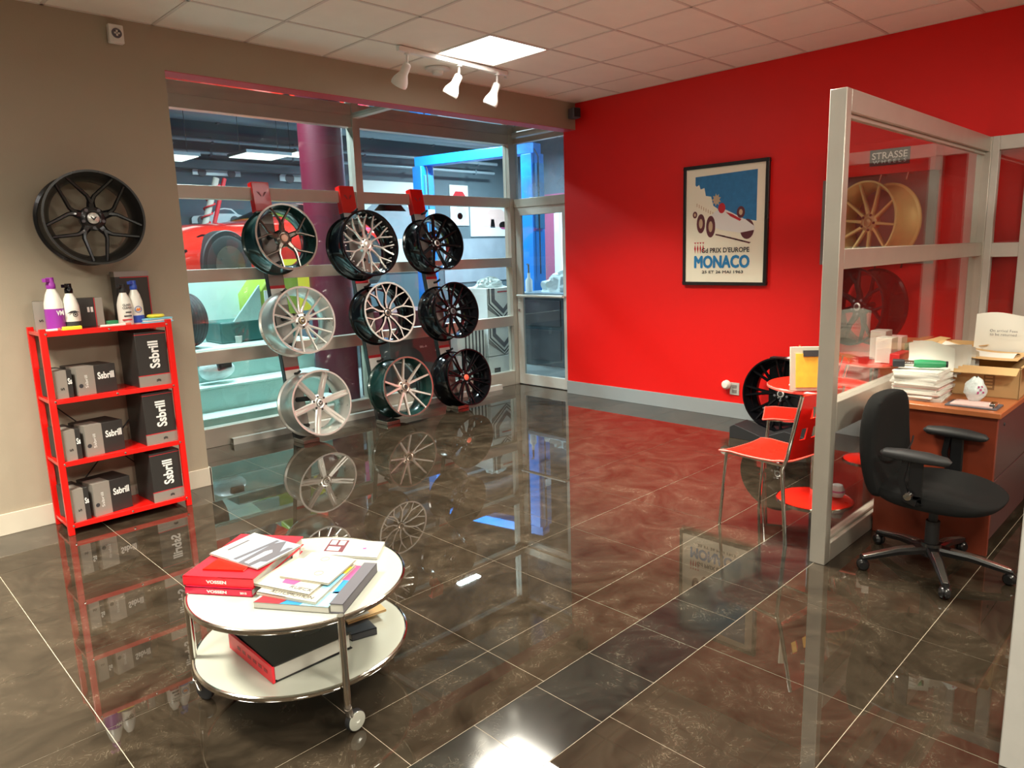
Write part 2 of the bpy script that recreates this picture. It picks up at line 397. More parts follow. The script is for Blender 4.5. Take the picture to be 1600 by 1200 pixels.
# glazed bay: main glazing (plane YG), side glazing with door (plane X 3.70), glass roof
XC = 3.70
w1 = tag(thing('window_1', None, None, (0, 0, 0)), kind='structure')
mb = MB()
for (z0, z1) in ((0, .165), (.70, .815), (1.383, 1.487), (2.050, 2.155), (2.735, 2.84)): mb.box(-.9, XC, YG-.045, YG+.045, z0, z1)
mb.box(1.575, 1.655, YG-.055, YG+.055, 0, 2.84); mb.box(XC-.09, XC+.05, YG-.05, YG+.05, 0, 2.84); mb.box(-.95, -.86, YG-.05, YG+.05, 0, 2.84)
part('window_frame', mb, 'alu', w1, bevel=.003)
mb = MB()
for xa, xb in ((-.86, 1.575), (1.655, XC-.09)):
    for za, zb in ((.165, .70), (.815, 1.383), (1.487, 2.05), (2.155, 2.735)): part('pane', MB().box(xa, xb, YG-.004, YG+.004, za, zb), 'glass_front', w1)
w2 = tag(thing('window_2', None, None, (0, 0, 0)), kind='structure')
mb = MB(); mb.box(XC-.02, XC+.05, YR, YG-.05, 2.745, 2.80); mb.box(XC-.04, XC+.05, YR, YG-.05, 2.045, 2.14); mb.box(XC-.03, XC+.05, YR, YR+.05, 0, 2.80)
part('window_frame', mb, 'alu', w2, bevel=.003)
part('pane', MB().box(XC+.008, XC+.016, YR+.05, YG-.05, 2.14, 2.745), 'glass_dusty', w2)
d1 = tag(thing('door_1', None, None, (0, 0, 0)), kind='structure')
mb = MB(); mb.box(XC-.025, XC+.02, YR+.05, YR+.12, .01, 2.045); mb.box(XC-.025, XC+.02, YG-.135, YG-.055, .01, 2.045); mb.box(XC-.025, XC+.02, YR+.12, YG-.135, .01, .13); mb.box(XC-.025, XC+.02, YR+.12, YG-.135, 1.955, 2.045)
part('door_frame', mb, 'alu_light', d1, bevel=.003)
part('pane', MB().box(XC-.006, XC+.002, YR+.12, YG-.135, .13, 1.955), 'glass_door', d1)
mb = MB(); mb.tube([(XC-.07, YR+.09, 1.05), (XC-.07, YG-.10, 1.05)], .016, 10); mb.tube([(XC-.07, YR+.09, 1.05), (XC-.02, YR+.09, 1.05)], .014, 8); mb.tube([(XC-.07, YG-.10, 1.05), (XC-.02, YG-.10, 1.05)], .014, 8)
part('push_bar', mb, 'alu_light', d1)
part('lock', MB().lathe([(0, .012), (.016, .012), (.018, 0), (.018, -.01)], 16, Matrix.Translation((XC-.03, YG-.095, .88)) @ Matrix.Rotation(-PI/2, 4, 'Y')), 'chrome', d1)
w3 = tag(thing('window_3', None, None, (0, 0, 0)), kind='structure')
mb = MB(); mb.box(-.9, XC+.05, YR, YR+.05, 2.815, 2.865); mb.box(1.585, 1.645, YR+.05, YG, 2.815, 2.865); mb.box(-.9, XC+.05, YG-.03, YG+.05, 2.842, 2.87); mb.box(XC-.04, XC+.05, YR, YG, 2.815, 2.865)
part('window_frame', mb, 'alu_light', w3)
for xa, xb in ((-.9, 1.585), (1.645, XC-.04)): part('pane', MB().box(xa, xb, YR+.05, YG-.03, 2.838, 2.846), 'glass_roof', w3)
mb = MB(); mb.box(-.95, -.90, YR, YG, 0, 2.87); struct('wall_bay', mb, 'gray_paint')

# ------------------------------------------------------------------ ceiling fittings
for i, (px, py) in enumerate(PANELS):
    if py < -3 or px < -3: lab = 'square white ceiling panel added behind the camera as unseen fill light'
    else: lab = None
    t = thing('ceiling_light', 'bright square flush light panel in the white tile ceiling behind the track spotlights' if i == 0 else 'unseen square ceiling light panel outside the picture over the near part of the floor', 'ceiling light', (px, py, ZC), group=None if i == 0 else 'light panels overhead out of view')
    part('diffuser', MB().box(px-.285, px+.285, py-.285, py+.285, ZC+.004, ZC+.01), 'lamp_panel', t)
    mb = MB()
    for a, b, c, d in ((-.3, .3, -.3, -.285), (-.3, .3, .285, .3), (-.3, -.285, -.285, .285), (.285, .3, -.285, .285)): mb.box(px+a, px+b, py+c, py+d, ZC-.003, ZC+.012)
    part('frame', mb, 'ceiling_grid', t)
t = thing('track_light', 'white track light bar with three white cone spotlights under the ceiling', 'track light', (1.5, .66, ZC))
part('track', MB().obox((1.53, .69, 2.992), (1, .06, 0), (-.06, 1, 0), (0, 0, 1), 1.14, .035, .035), 'white_metal', t, bevel=.003)
for k, (hx, hy, ex, ey, ez) in enumerate(((1.05, .665, -.02, .10, 2.80), (1.56, .69, -.05, .07, 2.79), (1.99, .716, -.04, .06, 2.77))):
    top = Vector((hx, hy, 2.975)); st = Vector((hx, hy, 2.905)); e = Vector((hx+ex, hy+ey, ez-.03))
    d = (e-st).normalized(); L = (e-st).length
    hd = part('spotlight_head', MB().lathe([(.0, .0), (.020, .0), (.030, .012), (.032, L*.42), (.036, L*.5), (.056, L*.74), (.062, L*.9), (.058, L), (.052, L), (.045, L*.8), (.0, L*.72)], 28, Matrix.Translation(st) @ d.to_track_quat('Z', 'Y').to_matrix().to_4x4()), 'white_metal', t)
    part('stem', MB().tube([top, st+d*.01], .009, 10), 'white_metal', hd)
    part('mount', MB().lathe([(.0, 0), (.022, 0), (.022, .02), (0, .02)], 16, Matrix.Translation(top-Vector((0, 0, .012)))), 'white_metal', hd)
t = thing('ceiling_speaker', 'round white ceiling fitting with a drooping centre behind the track lights', 'ceiling fitting', (1.60, 1.00, ZC))
part('ring', MB().lathe([(.10, 0), (.095, -.014), (.05, -.022), (.05, -.01), (.09, 0)], 32, Matrix.Translation((1.60, 1.00, ZC-.001)), closed=True), 'white_metal', t)
part('cone', MB().lathe([(.05, -.018), (.040, -.045), (.018, -.055), (0, -.057)], 24, Matrix.Translation((1.60, 1.00, ZC))), 'white_metal', t)
single('sprinkler_head', MB().lathe([(.03, 0), (.03, -.006), (.010, -.008), (.008, -.03), (.018, -.032), (.018, -.036), (0, -.036)], 16, Matrix.Translation((2.16, .80, ZC))), 'white_metal', 'small round ceiling sprinkler right of the spotlight track', 'sprinkler')
t = thing('fire_alarm_strobe', 'small white wall alarm with a round dark centre high on the grey wall', 'alarm', (-.72, YW, 2.86))
part('housing', MB().box(-.762, -.678, YW-.045, YW, 2.862, 2.968), 'white_metal', t, bevel=.006)
part('lens', MB().lathe([(.028, 0), (.028, .006), (.018, .007), (.015, .002), (0, .002)], 24, Matrix.Translation((-.720, YW-.045, 2.917)) @ Matrix.Rotation(PI/2, 4, 'X')), 'ink_gray', t)
part('lens_bar', MB().box(-.736, -.704, YW-.054, YW-.05, 2.912, 2.922).box(-.725, -.715, YW-.054, YW-.05, 2.901, 2.933), 'white_metal', t)
mb = MB(); mb.obox((3.49, YW-.07, 2.895), (1, -.3, 0), (.3, 1, 0), (0, 0, 1), .09, .10, .10)
t = thing('wall_speaker', 'small dark speaker in the corner where grey bulkhead meets red wall', 'speaker', (3.49, YW-.07, 2.84)); part('body', mb, 'ink_gray', t, bevel=.01)
part('grille', MB().obox((3.475, YW-.121, 2.895), (1, -.3, 0), (.3, 1, 0), (0, 0, 1), .07, .006, .08), 'black_matte', t)
part('bracket', MB().box(3.50, 3.53, YW-.04, YW, 2.87, 2.92), 'black_matte', t)

# ------------------------------------------------------------------ wheels
def polar(r, a, z): a = math.radians(a); return Vector((r*math.cos(a), r*math.sin(a), z))
def wheel(name, label, loc, n, up, R, Wd, mt, strokes, count, phase=0, hubz=-.05, group=None, capr=.030, rivets=False, lipw=.012, edge=None, hubr=.070, name_part='spoke', lugs=5):
    n = Vector(n).normalized(); up = Vector(up); up = (up-n*up.dot(n)).normalized(); x = up.cross(n)
    mtx = Matrix(((x.x, up.x, n.x), (x.y, up.y, n.y), (x.z, up.z, n.z)))
    t = thing(name, label, 'wheel rim', loc, mtx, group)
    ri = R-lipw
    prof = [(R, 0), (R, -.012), (R-.014, -.018), (R-.020, -.045), (R-.038, -.075), (R-.040, -Wd+.075), (R-.022, -Wd+.045), (R-.016, -Wd+.02), (R, -Wd+.012), (R, -Wd),
            (R-.010, -Wd), (R-.026, -Wd+.022), (R-.030, -Wd+.05), (R-.050, -Wd+.08), (R-.050, -.08), (R-.034, -.05), (ri-.006, -.018), (ri, 0)]
    part('barrel', MB().lathe(prof, 72, closed=True), mt['barrel'], t, local=True)
    if edge: part('lip', MB().lathe([(R+.0008, .001), (R+.0008, -.006), (ri-.002, -.006), (ri-.002, .001)], 72, closed=True), edge, t, local=True)
    for k in range(count):
        mb = MB()
        for st in strokes:
            pts = [polar(r, 90+phase+360*k/count+a, z) for (r, a, z) in st['p']]
            wd = [q_*1.25 for q_ in st['w']]; dp = st.get('d', [.03]*len(pts))
            mb.sweep(pts, wd, dp, st.get('top', .5))
        part(name_part, mb, mt['spoke'], t, local=True, smooth=25)
        if mt.get('face'):
            mb2 = MB()
            for st in strokes:
                pts = [polar(r, 90+phase+360*k/count+a, z+.0015) for (r, a, z) in st['p']]
                mb2.sweep(pts, [q*.80 for q in st['w']], [.003]*len(pts), 1.0)
            part('spoke_face', mb2, mt['face'], t.children[-1], local=True, smooth=0)
    hub = part('hub', MB().lathe([(0, hubz-.004), (capr+.004, hubz-.004), (capr+.010, hubz), (hubr*.86, hubz-.004), (hubr, hubz-.014), (hubr, hubz-.05), (hubr*.8, hubz-.06), (0, hubz-.06)], 40), mt.get('hub', mt['spoke']), t, local=True)
    for k in range(lugs):
        c = polar((capr+hubr)/2+.004, 90+phase+360/lugs*(k+.5), hubz)
        part('lug_hole', MB().lathe([(.0095, .0012), (.0095, -.004), (0, -.004)], 12, Matrix.Translation(c)), 'black_matte' if mt['spoke'] not in ('black_gloss', 'black_satin') else 'ink_gray', hub, local=True)
    cp = part('center_cap', MB().lathe([(0, hubz+.007), (capr*.8, hubz+.006), (capr, hubz+.001), (capr, hubz-.006)], 28), mt['cap'], t, local=True)
    if mt.get('capring'): part('cap_ring', MB().lathe([(capr*.98, hubz+.0035), (capr*.72, hubz+.0085), (capr*.66, hubz+.0085), (capr*.9, hubz+.0025)], 28, closed=True), mt['capring'], cp, local=True)
    if mt.get('mark'):
        s = capr; mbm = MB()
        for q in ([(-.55*s, .25*s), (-.3*s, .25*s), (0, -.1*s), (.3*s, .25*s), (.55*s, .25*s), (.06*s, -.4*s), (-.06*s, -.4*s)],): mbm.prism(q, (0, 0, hubz+.0072), (1, 0, 0), (0, 1, 0), .0006)
        part('cap_emblem', mbm, mt['mark'], cp, local=True, smooth=0)
    if rivets:
        for k in range(30):
            c = polar(R-.052, 12*k+3, -.026)
            part('rim_bolt', MB().lathe([(0, .006), (.0045, .005), (.0055, 0), (.0055, -.03)], 8, Matrix.Translation(c)), mt.get('bolt', 'machined'), t, local=True)
    return t
AL = math.atan(.4/2.2); DN = Vector((0, -math.cos(AL), math.sin(AL))); DU = Vector((0, math.sin(AL), math.cos(AL)))
def ly(s, off): p = Vector((0, 1.85, 0))+DU*s+DN*off; return p
def ds(z, off): return (z-(DN.z*off))/DU.z
def dpos(x, z, off=.29): s = ds(z, off); p = ly(s, off); return Vector((x, p.y, p.z))
Yst = lambda sp, stem=.135, w=(.030, .026, .020), z0=-.055, zm=-.04, z1=-.014, R=.28: [
    {'p': [(.045, 0, z0), (.09, 0, z0+.004), (stem, 0, zm)], 'w': [.045, .036, .034], 'd': [.035, .035, .03]},
    {'p': [(stem-.012, 0, zm), (stem+.03, sp*.30, zm+.006), (R-.018, sp, z1)], 'w': [w[0], w[1], w[2]], 'd': [.03, .028, .02]},
    {'p': [(stem-.012, 0, zm), (stem+.03, -sp*.30, zm+.006), (R-.018, -sp, z1)], 'w': [w[0], w[1], w[2]], 'd': [.03, .028, .02]}]
def RR(s, sc):  # scale radii of strokes
    return [{**q, 'p': [(r*sc, a, z) for r, a, z in q['p']]} for q in s]
W1 = wheel('wheel_rim', 'gunmetal rim with five forked spokes, top of the left display column', dpos(.635, 1.732), DN, DU, .275, .27,
      {'barrel': 'barrel_green_glint', 'spoke': 'gunmetal', 'face': None, 'cap': 'cap_peach', 'hub': 'gunmetal'}, Yst(19.5, .12, (.024, .016, .012), R=.275), 5, 2, edge='gun_edge', hubz=-.052)
wheel('wheel_rim', 'silver rim with many slim paired spokes, middle of the left display column', dpos(.664, 1.045), DN, DU, .283, .27,
      {'barrel': 'silver', 'spoke': 'silver', 'cap': 'cap_dark', 'capring': 'gold_dark', 'mark': 'machined'},
      [{'p': [(.055, a*.35, -.05), (.12, a*.8, -.045), (.27, a, -.012)], 'w': [.022, .016, .012], 'd': [.03, .026, .018]} for a in (-23, 0, 23)], 5, 3, edge='silver_bright', hubz=-.046)
wheel('wheel_rim', 'silver rim with six broad grooved star spokes, bottom of the left display column', dpos(.693, .352), DN, DU, .277, .27,
      {'barrel': 'silver', 'spoke': 'silver', 'cap': 'cap_dark', 'capring': 'machined', 'mark': 'machined'},
      [{'p': [(.05, 6, -.042), (.15, 5, -.03), (.268, 3.4, -.008)], 'w': [.036, .026, .016], 'd': [.03, .025, .02]}, {'p': [(.05, -6, -.042), (.15, -5, -.03), (.268, -3.4, -.008)], 'w': [.036, .026, .016], 'd': [.03, .025, .02]},
       {'p': [(.05, 0, -.052), (.15, 0, -.04), (.268, 0, -.016)], 'w': [.03, .026, .02], 'd': [.02, .02, .015]}], 6, -18, edge='silver_bright', hubz=-.040, hubr=.075, lugs=6)
wheel('wheel_rim', 'silver mesh rim with bolted black outer lip, top of the middle display column', dpos(1.425, 1.668, .31), DN, DU, .30, .275,
      {'barrel': 'black_gloss', 'spoke': 'silver_bright', 'cap': 'silver', 'hub': 'silver_bright'},
      [{'p': [(.045, 0, -.06), (.10, 4, -.055), (.165, 1.5, -.05)], 'w': [.022, .015, .014], 'd': [.03, .026, .024]},
       {'p': [(.155, 1.5, -.05), (.21, 8, -.042), (.268, 11, -.022)], 'w': [.013, .012, .010], 'd': [.022, .02, .016]},
       {'p': [(.155, 1.5, -.05), (.21, -5, -.042), (.268, -9, -.022)], 'w': [.013, .012, .010], 'd': [.022, .02, .016]}], 10, 4, rivets=True, hubz=-.058, lipw=.016)
wheel('wheel_rim', 'black rim with a polished web of forked spokes, middle of the middle display column', dpos(1.528, 1.043), DN, DU, .277, .27,
      {'barrel': 'black_gloss', 'spoke': 'black_gloss', 'face': 'machined', 'cap': 'cap_dark', 'capring': 'bronze'},
      [{'p': [(.04, 0, -.05), (.10, 6.5, -.045), (.17, 2, -.032)], 'w': [.022, .018, .017], 'd': [.03, .026, .024]},
       {'p': [(.165, 2, -.032), (.20, 5, -.026), (.268, 12.5, -.008)], 'w': [.016, .014, .013], 'd': [.022, .02, .016]},
       {'p': [(.165, 2, -.032), (.20, -2, -.026), (.268, -9.5, -.008)], 'w': [.016, .014, .013], 'd': [.022, .02, .016]}], 10, -3, edge='machined', hubz=-.05, hubr=.06)
wheel('wheel_rim', 'brushed bronze rim with ten slim spokes, bottom of the middle display column', dpos(1.595, .352), DN, DU, .28, .27,
      {'barrel': 'barrel_green_glint', 'spoke': 'bronze', 'face': 'silver_bright', 'cap': 'cap_dark', 'capring': 'bronze'},
      [{'p': [(.05, 4, -.065), (.11, 11, -.052), (.27, 14.5, -.010)], 'w': [.024, .020, .015], 'd': [.03, .028, .02]}, {'p': [(.05, -4, -.065), (.11, -11, -.052), (.27, -14.5, -.010)], 'w': [.024, .020, .015], 'd': [.03, .028, .02]}], 5, 14, edge='gun_edge', hubz=-.06)
wheel('wheel_rim', 'glossy black rim with ten straight spokes and ringed cap, top of the right display column', dpos(2.265, 1.673), DN, DU, .277, .275,
      {'barrel': 'black_gloss', 'spoke': 'black_gloss', 'cap': 'cap_dark', 'capring': 'machined'},
      [{'p': [(.05, 0, -.085), (.12, 0, -.07), (.265, 0, -.02)], 'w': [.030, .024, .024], 'd': [.03, .03, .024]}], 10, 8, hubz=-.08)
wheel('wheel_rim', 'glossy black rim with many fine split spokes, middle of the right display column', dpos(2.32, 1.00), DN, DU, .282, .275,
      {'barrel': 'black_gloss', 'spoke': 'black_gloss', 'cap': 'cap_dark', 'capring': 'ink_gray'},
      [{'p': [(.05, 0, -.075), (.13, 4, -.06), (.27, 9, -.016)], 'w': [.022, .018, .014], 'd': [.03, .026, .02]}, {'p': [(.05, 0, -.075), (.13, -4, -.06), (.27, -9, -.016)], 'w': [.022, .018, .014], 'd': [.03, .026, .02]}], 9, 0, hubz=-.07)
wheel('wheel_rim', 'glossy black multi-spoke rim with an orange-red centre cap, bottom of the right display column', dpos(2.345, .335), DN, DU, .285, .275,
      {'barrel': 'black_gloss', 'spoke': 'black_gloss', 'cap': 'cap_red'},
      [{'p': [(.05, 2, -.06), (.13, 4, -.05), (.27, 5, -.012)], 'w': [.020, .016, .012], 'd': [.03, .026, .02]}, {'p': [(.05, -2, -.06), (.13, -4, -.05), (.27, -5, -.012)], 'w': [.020, .016, .012], 'd': [.03, .026, .02]}], 10, 0, hubz=-.055)
wheel('wheel_rim', 'large black rim with forked spokes hung on the grey wall above the red rack', (-1.03, .965, 1.817), (-.04, -1, .02), (0, 0, 1), .268, .25,
      {'barrel': 'black_satin', 'spoke': 'black_satin', 'cap': 'silver', 'capring': 'machined', 'mark': 'ink'}, RR(Yst(28, .105, (.026, .018, .014), -.06, -.05, -.012, R=.28), .955), 5, 0, hubz=-.052, capr=.032)
wheel('wheel_rim', 'gold wheel rim with a wide barrel hung under the STRASSE WHEELS sign', (3.21, -1.745, 1.68), (-.92, .38, .06), (0, 0, 1), .29, .25,
      {'barrel': 'gold', 'spoke': 'gold_dark', 'face': 'gold', 'cap': 'gold_dark'},
      [{'p': [(.045, 0, -.07), (.12, 0, -.055), (.28, 0, -.010)], 'w': [.026, .020, .016], 'd': [.03, .028, .02]}], 10, 12, hubz=-.06)
wheel('wheel_rim', 'glossy black rim on the red wall display directly below the gold rim', (3.21, -1.700, 1.070), (-.92, .38, .06), (0, 0, 1), .287, .25,
      {'barrel': 'black_gloss', 'spoke': 'black_gloss', 'cap': 'cap_dark', 'capring': 'machined'}, Yst(11, .14, (.026, .020, .018), -.075, -.055, -.016, R=.287), 7, 5, hubz=-.07)
wheel('wheel_rim', 'glossy black rim with ringed cap leaning low against the red wall behind the red chairs', (3.20, -1.165, .345), (-1, 0, .10), (0, 0, 1), .30, .26,
      {'barrel': 'black_gloss', 'spoke': 'black_gloss', 'cap': 'cap_dark', 'capring': 'machined'},
      [{'p': [(.05, 0, -.08), (.13, 3, -.06), (.29, 8, -.014)], 'w': [.024, .020, .016], 'd': [.03, .026, .02]}, {'p': [(.05, 0, -.08), (.13, -3, -.06), (.29, -8, -.014)], 'w': [.024, .020, .016], 'd': [.03, .026, .02]}], 8, 0, hubz=-.07)

# ------------------------------------------------------------------ leaning display stands for the nine rims
def stand(x0, x1, lab, grp=None):
    # x0: x at the foot, x1: x at the top
    t = thing('display_stand', lab, 'display stand', (x0, 1.85, 0), None, grp)
    def P(s, off, dx): f = s/2.236; return Vector((x0+(x1-x0)*f+dx, 0, 0))+ly(s, off)
    def slab(nm, s0, s1, o0, o1, hw, m, sub=None, **k):
        vs = []
        for s in (s0, s1):
            for (dx, o) in ((-hw, o0), (hw, o0), (hw, o1), (-hw, o1)): vs.append(P(s, o, dx))
        return part(nm, MB().add(vs, [(0,3,2,1),(4,5,6,7),(0,1,5,4),(1,2,6,5),(2,3,7,6),(3,0,4,7)]), m, sub or t, smooth=0, **k)
    slab('post', .03, 2.215, -.055, -.004, .072, 'stand_side')
    face = slab('face_panel', .10, 2.02, -.004, .002, .066, 'stand_face')
    top = slab('top_block', 1.985, 2.235, -.062, .012, .078, 'red_gloss', bevel=.004)
    slab('white_strip', 1.90, 1.985, .0, .004, .068, 'label_white')
    mb = MB(); c = P(2.13, .0125, 0)
    for q in ([(-.045, .02), (-.025, .02), (-.006, -.012), (-.010, -.022)], [(.045, .02), (.025, .02), (.006, -.012), (.010, -.022)]): mb.prism(q, c, (1, 0, 0), DU, .0012)
    part('emblem', mb, 'red_dark', top, smooth=0)
    for zc in (1.732, 1.045, .352):
        s = ds(zc, 0)
        slab('red_band', s+.232+.03, s+.258+.03, .001, .005, .068, 'label_red')
        slab('label_strip', s+.12, s+.262, .001, .004, .066, 'label_white')
        mb = MB(); a = P(s+.05, 0, 0)
        mb.tube([P(s+.0, 0, .0), P(s+.0, .20, .0)], .022, 12); part('hanger', mb, 'black_matte', t)
        part('hook', MB().tube([P(s+.225, .0, .02), P(s+.225, .05, .02), P(s+.238, .10, .02)], .011, 8), 'black_matte', t); part('hook', MB().tube([P(s-.23, .0, .02), P(s-.228, .08, .02)], .016, 8), 'black_matte', t)
    part('foot', MB().box(x0-.075, x0+.075, 1.72, 1.90, 0, .035), 'gun_edge', t, bevel=.003)
    return t
stand(.62, .616, 'left leaning display post with red top block carrying one gunmetal and two silver rims')
stand(1.47, 1.461, 'middle leaning display post with red top block carrying the silver mesh rim')
stand(2.33, 2.27, 'right leaning display post with red top block carrying three black rims')
# aluminium channels lying in front of the glazing
single('aluminium_tube', MB().add(*(lambda: ([Vector(p) for p in [(.15,2.20,.0),(.15,2.262,.0),(.15,2.262,.055),(.15,2.20,.055),(.15,2.206,.006),(.15,2.256,.006),(.15,2.256,.049),(.15,2.206,.049)]]+[Vector(p) for p in [(3.3,2.15,.0),(3.3,2.212,.0),(3.3,2.212,.055),(3.3,2.15,.055),(3.3,2.156,.006),(3.3,2.206,.006),(3.3,2.206,.049),(3.3,2.156,.049)]],
    [(0,1,5,4),(1,2,6,5),(2,3,7,6),(3,0,4,7),(0,8,9,1),(1,9,10,2),(2,10,11,3),(3,11,8,0),(4,5,13,12),(5,6,14,13),(6,7,15,14),(7,4,12,15),(8,12,13,9),(9,13,14,10),(10,14,15,11),(11,15,12,8)]))()), 'alu_light',
    'long hollow aluminium tube lying on the floor along the glazing', 'aluminium tube', smooth=0)

# ------------------------------------------------------------------ red wall display (STRASSE), floor plinth
t = thing('display_stand', 'red and grey wall display board with the STRASSE WHEELS sign', 'display stand', (3.5, -1.75, 0))
part('back_board', MB().box(3.545, 3.584, -2.13, -1.32, 1.37, 2.02), 'board_gray', t, bevel=.002)
head = part('header', MB().box(3.43, 3.584, -2.14, -1.38, 2.02, 2.25), 'red_gloss', t, bevel=.003)
sg = part('sign', MB().box(3.425, 3.43, -1.975, -1.705, 2.080, 2.195), 'ink', t)
text('lettering', 'STRASSE', (3.4245, -1.84, 2.150), (0, -1, 0), (0, 0, 1), .240, .048, 'label_white', sg, bold=.012)
text('lettering', 'WHEELS', (3.4245, -1.84, 2.106), (0, -1, 0), (0, 0, 1), .225, .024, 'exit_white', sg, space=1.6)
for zz_ in (1.68, 1.062):
    part('hanger', MB().tube([(3.56, -1.74, zz_), (3.36, -1.74, zz_)], .02, 10), 'black_matte', t)
    for yy in (-1.80, -1.98):
        part('hook', MB().tube([(3.50, yy, zz_+.33), (3.40, yy, zz_+.33), (3.37, yy, zz_+.285)], .006, 8), 'chrome' if zz_ > 1.3 else 'black_matte', t)
t = thing('display_plinth', 'low black angular plinth under the black rim by the red wall', 'plinth', (3.15, -1.25, 0))
part('plinth', MB().prism([(-.34, 0), (.30, 0), (.30, .09), (.12, .12), (-.06, .045), (-.30, .115), (-.34, .09)], (2.93, -1.24, 0), (0, -1, 0), (0, 0, 1), -.22), 'black_matte', t, bevel=.003)
part('back_rest', MB().box(3.50, 3.57, -1.40, -.95, .10, .60), 'black_matte', t, bevel=.004)

# ------------------------------------------------------------------ poster and outlet on the red wall
t = thing('framed_poster', 'black framed racing poster reading MONACO on the red wall', 'poster', (3.57, -.463, 1.20))
PY0, PY1, PZ0, PZ1 = -.054, -.868, 1.197, 2.252
mb = MB(); mb.box(3.555, 3.583, PY1, PY0, PZ0, PZ1-.0); fr = MB()
for (a, b, c, d) in ((PY1, PY0, PZ0, PZ0+.028), (PY1, PY0, PZ1-.028, PZ1), (PY1, PY1+.028, PZ0+.028, PZ1-.028), (PY0-.028, PY0, PZ0+.028, PZ1-.028)): fr.box(3.548, 3.584, a, b, c, d)
part('frame', fr, 'black_satin', t, bevel=.003)
sheet = part('print', MB().box(3.560, 3.566, PY1+.02, PY0-.02, PZ0+.02, PZ1-.02), 'poster_cream', t)
XP = 3.5597
def pp(name, poly, m, dx=.0004):   # poster coords u 0..1 left-right, v 0..1 up
    q = [((u-.5)*.758, (v-.5)*.998) for u, v in poly]
    part(name, MB().prism(q, (XP, (PY0+PY1)/2, (PZ0+PZ1)/2), (0, -1, 0), (0, 0, 1), dx), m, sheet, smooth=0)
pp('printed_sky', [(.12, .93), (.90, .945), (.90, .52), (.62, .56), (.40, .62), (.30, .72), (.20, .80), (.12, .86)], 'sky_blue', .0004)
pp('printed_town', [(.12, .84), (.17, .86), (.19, .82), (.24, .83), (.26, .76), (.33, .75), (.36, .67), (.42, .64), (.44, .55), (.12, .55)], 'poster_cream', .0008)
for k in range(9): u = .14+.03*k; pp('printed_window', [(u, .70-.012*k), (u+.010, .70-.012*k), (u+.010, .67-.012*k), (u, .67-.012*k)], 'poster_tan', .0012)
pp('printed_tree', [(.40+.06*math.cos(a)*(1 if i % 2 else .6), .72+.055*math.sin(a)*(1 if i % 2 else .6)) for i, a in enumerate([2*PI*k/18 for k in range(18)])], 'poster_tan', .0012)
# generic open-wheel racer: body, nose, cockpit, wheels
pp('printed_car', [(.30, .57), (.40, .625), (.52, .63), (.60, .60), (.78, .53), (.88, .475), (.88, .445), (.70, .425), (.45, .46), (.32, .50)], 'label_white', .0014)
pp('printed_nose', disc(.79, .455, .085, 20), 'maroon_ink', .0012)
pp('printed_driver', disc(.47, .645, .045, 16), 'label_red', .0018)
pp('printed_stripe', [(.52, .61), (.60, .59), (.72, .54), (.70, .525), (.58, .57)], 'label_red', .0018)
for (u, v, a, b) in ((.20, .52, .055, .085), (.33, .49, .06, .095), (.71, .60, .05, .05), (.12, .60, .03, .03)):
    pp('printed_wheel', [(u+a*math.cos(q), v+b*math.sin(q)) for q in [2*PI*k/20 for k in range(20)]], 'maroon_ink', .0020)
    pp('printed_wheel_rim', [(u+a*.45*math.cos(q), v+b*.5*math.sin(q)) for q in [2*PI*k/16 for k in range(16)]], 'poster_tan', .0024)
for k in range(5): pp('printed_shadow', [(.40+.08*k, .425-.015*k), (.52+.08*k, .405-.016*k), (.50+.08*k, .395-.016*k), (.39+.08*k, .415-.015*k)], 'maroon_ink', .0010)
def pt(u, v): return (XP-.0022, (PY0+PY1)/2-(u-.5)*.758, (PZ0+PZ1)/2+(v-.5)*.998)
text('lettering', 'MONACO', pt(.475, .180), (0, -1, 0), (0, 0, 1), .53, .102, 'monaco_blue', sheet, bold=.0, fat=.006)
text('lettering', 'Gᵈ PRIX D\'EUROPE'.replace('ᵈ', 'd'), pt(.52, .282), (0, -1, 0), (0, 0, 1), .46, .042, 'ink', sheet, fat=.0012)
text('lettering', '25 ET 26 MAI 1963', pt(.49, .090), (0, -1, 0), (0, 0, 1), .40, .024, 'ink', sheet, fat=.0008)
for k in range(4): pp('printed_mark', [(.115+.036*k, .30), (.125+.036*k, .335), (.137+.036*k, .30), (.127+.036*k, .255)], 'label_red', .0012); pp('printed_mark', [(.112+.036*k, .355), (.142+.036*k, .355), (.127+.036*k, .340)], 'label_red', .0012)
t = thing('wall_outlet', 'white wall socket with a plugged-in round white air freshener near the red wall base', 'wall socket', (3.58, -.57, .21))
part('plate', MB().box(3.576, 3.585, -.635, -.545, .213, .325), 'paper', t, bevel=.002)
part('socket', MB().box(3.573, 3.577, -.612, -.568, .232, .262).box(3.573, 3.577, -.612, -.568, .275, .305), 'stand_face', t)
fr_ = part('air_freshener', MB().lathe([(0, .045), (.025, .042), (.040, .025), (.042, 0), (.03, -.012), (0, -.012)], 20, Matrix.Translation((3.555, -.525, .305)) @ Matrix.Rotation(-PI/2, 4, 'Y')), 'bottle_white', t)

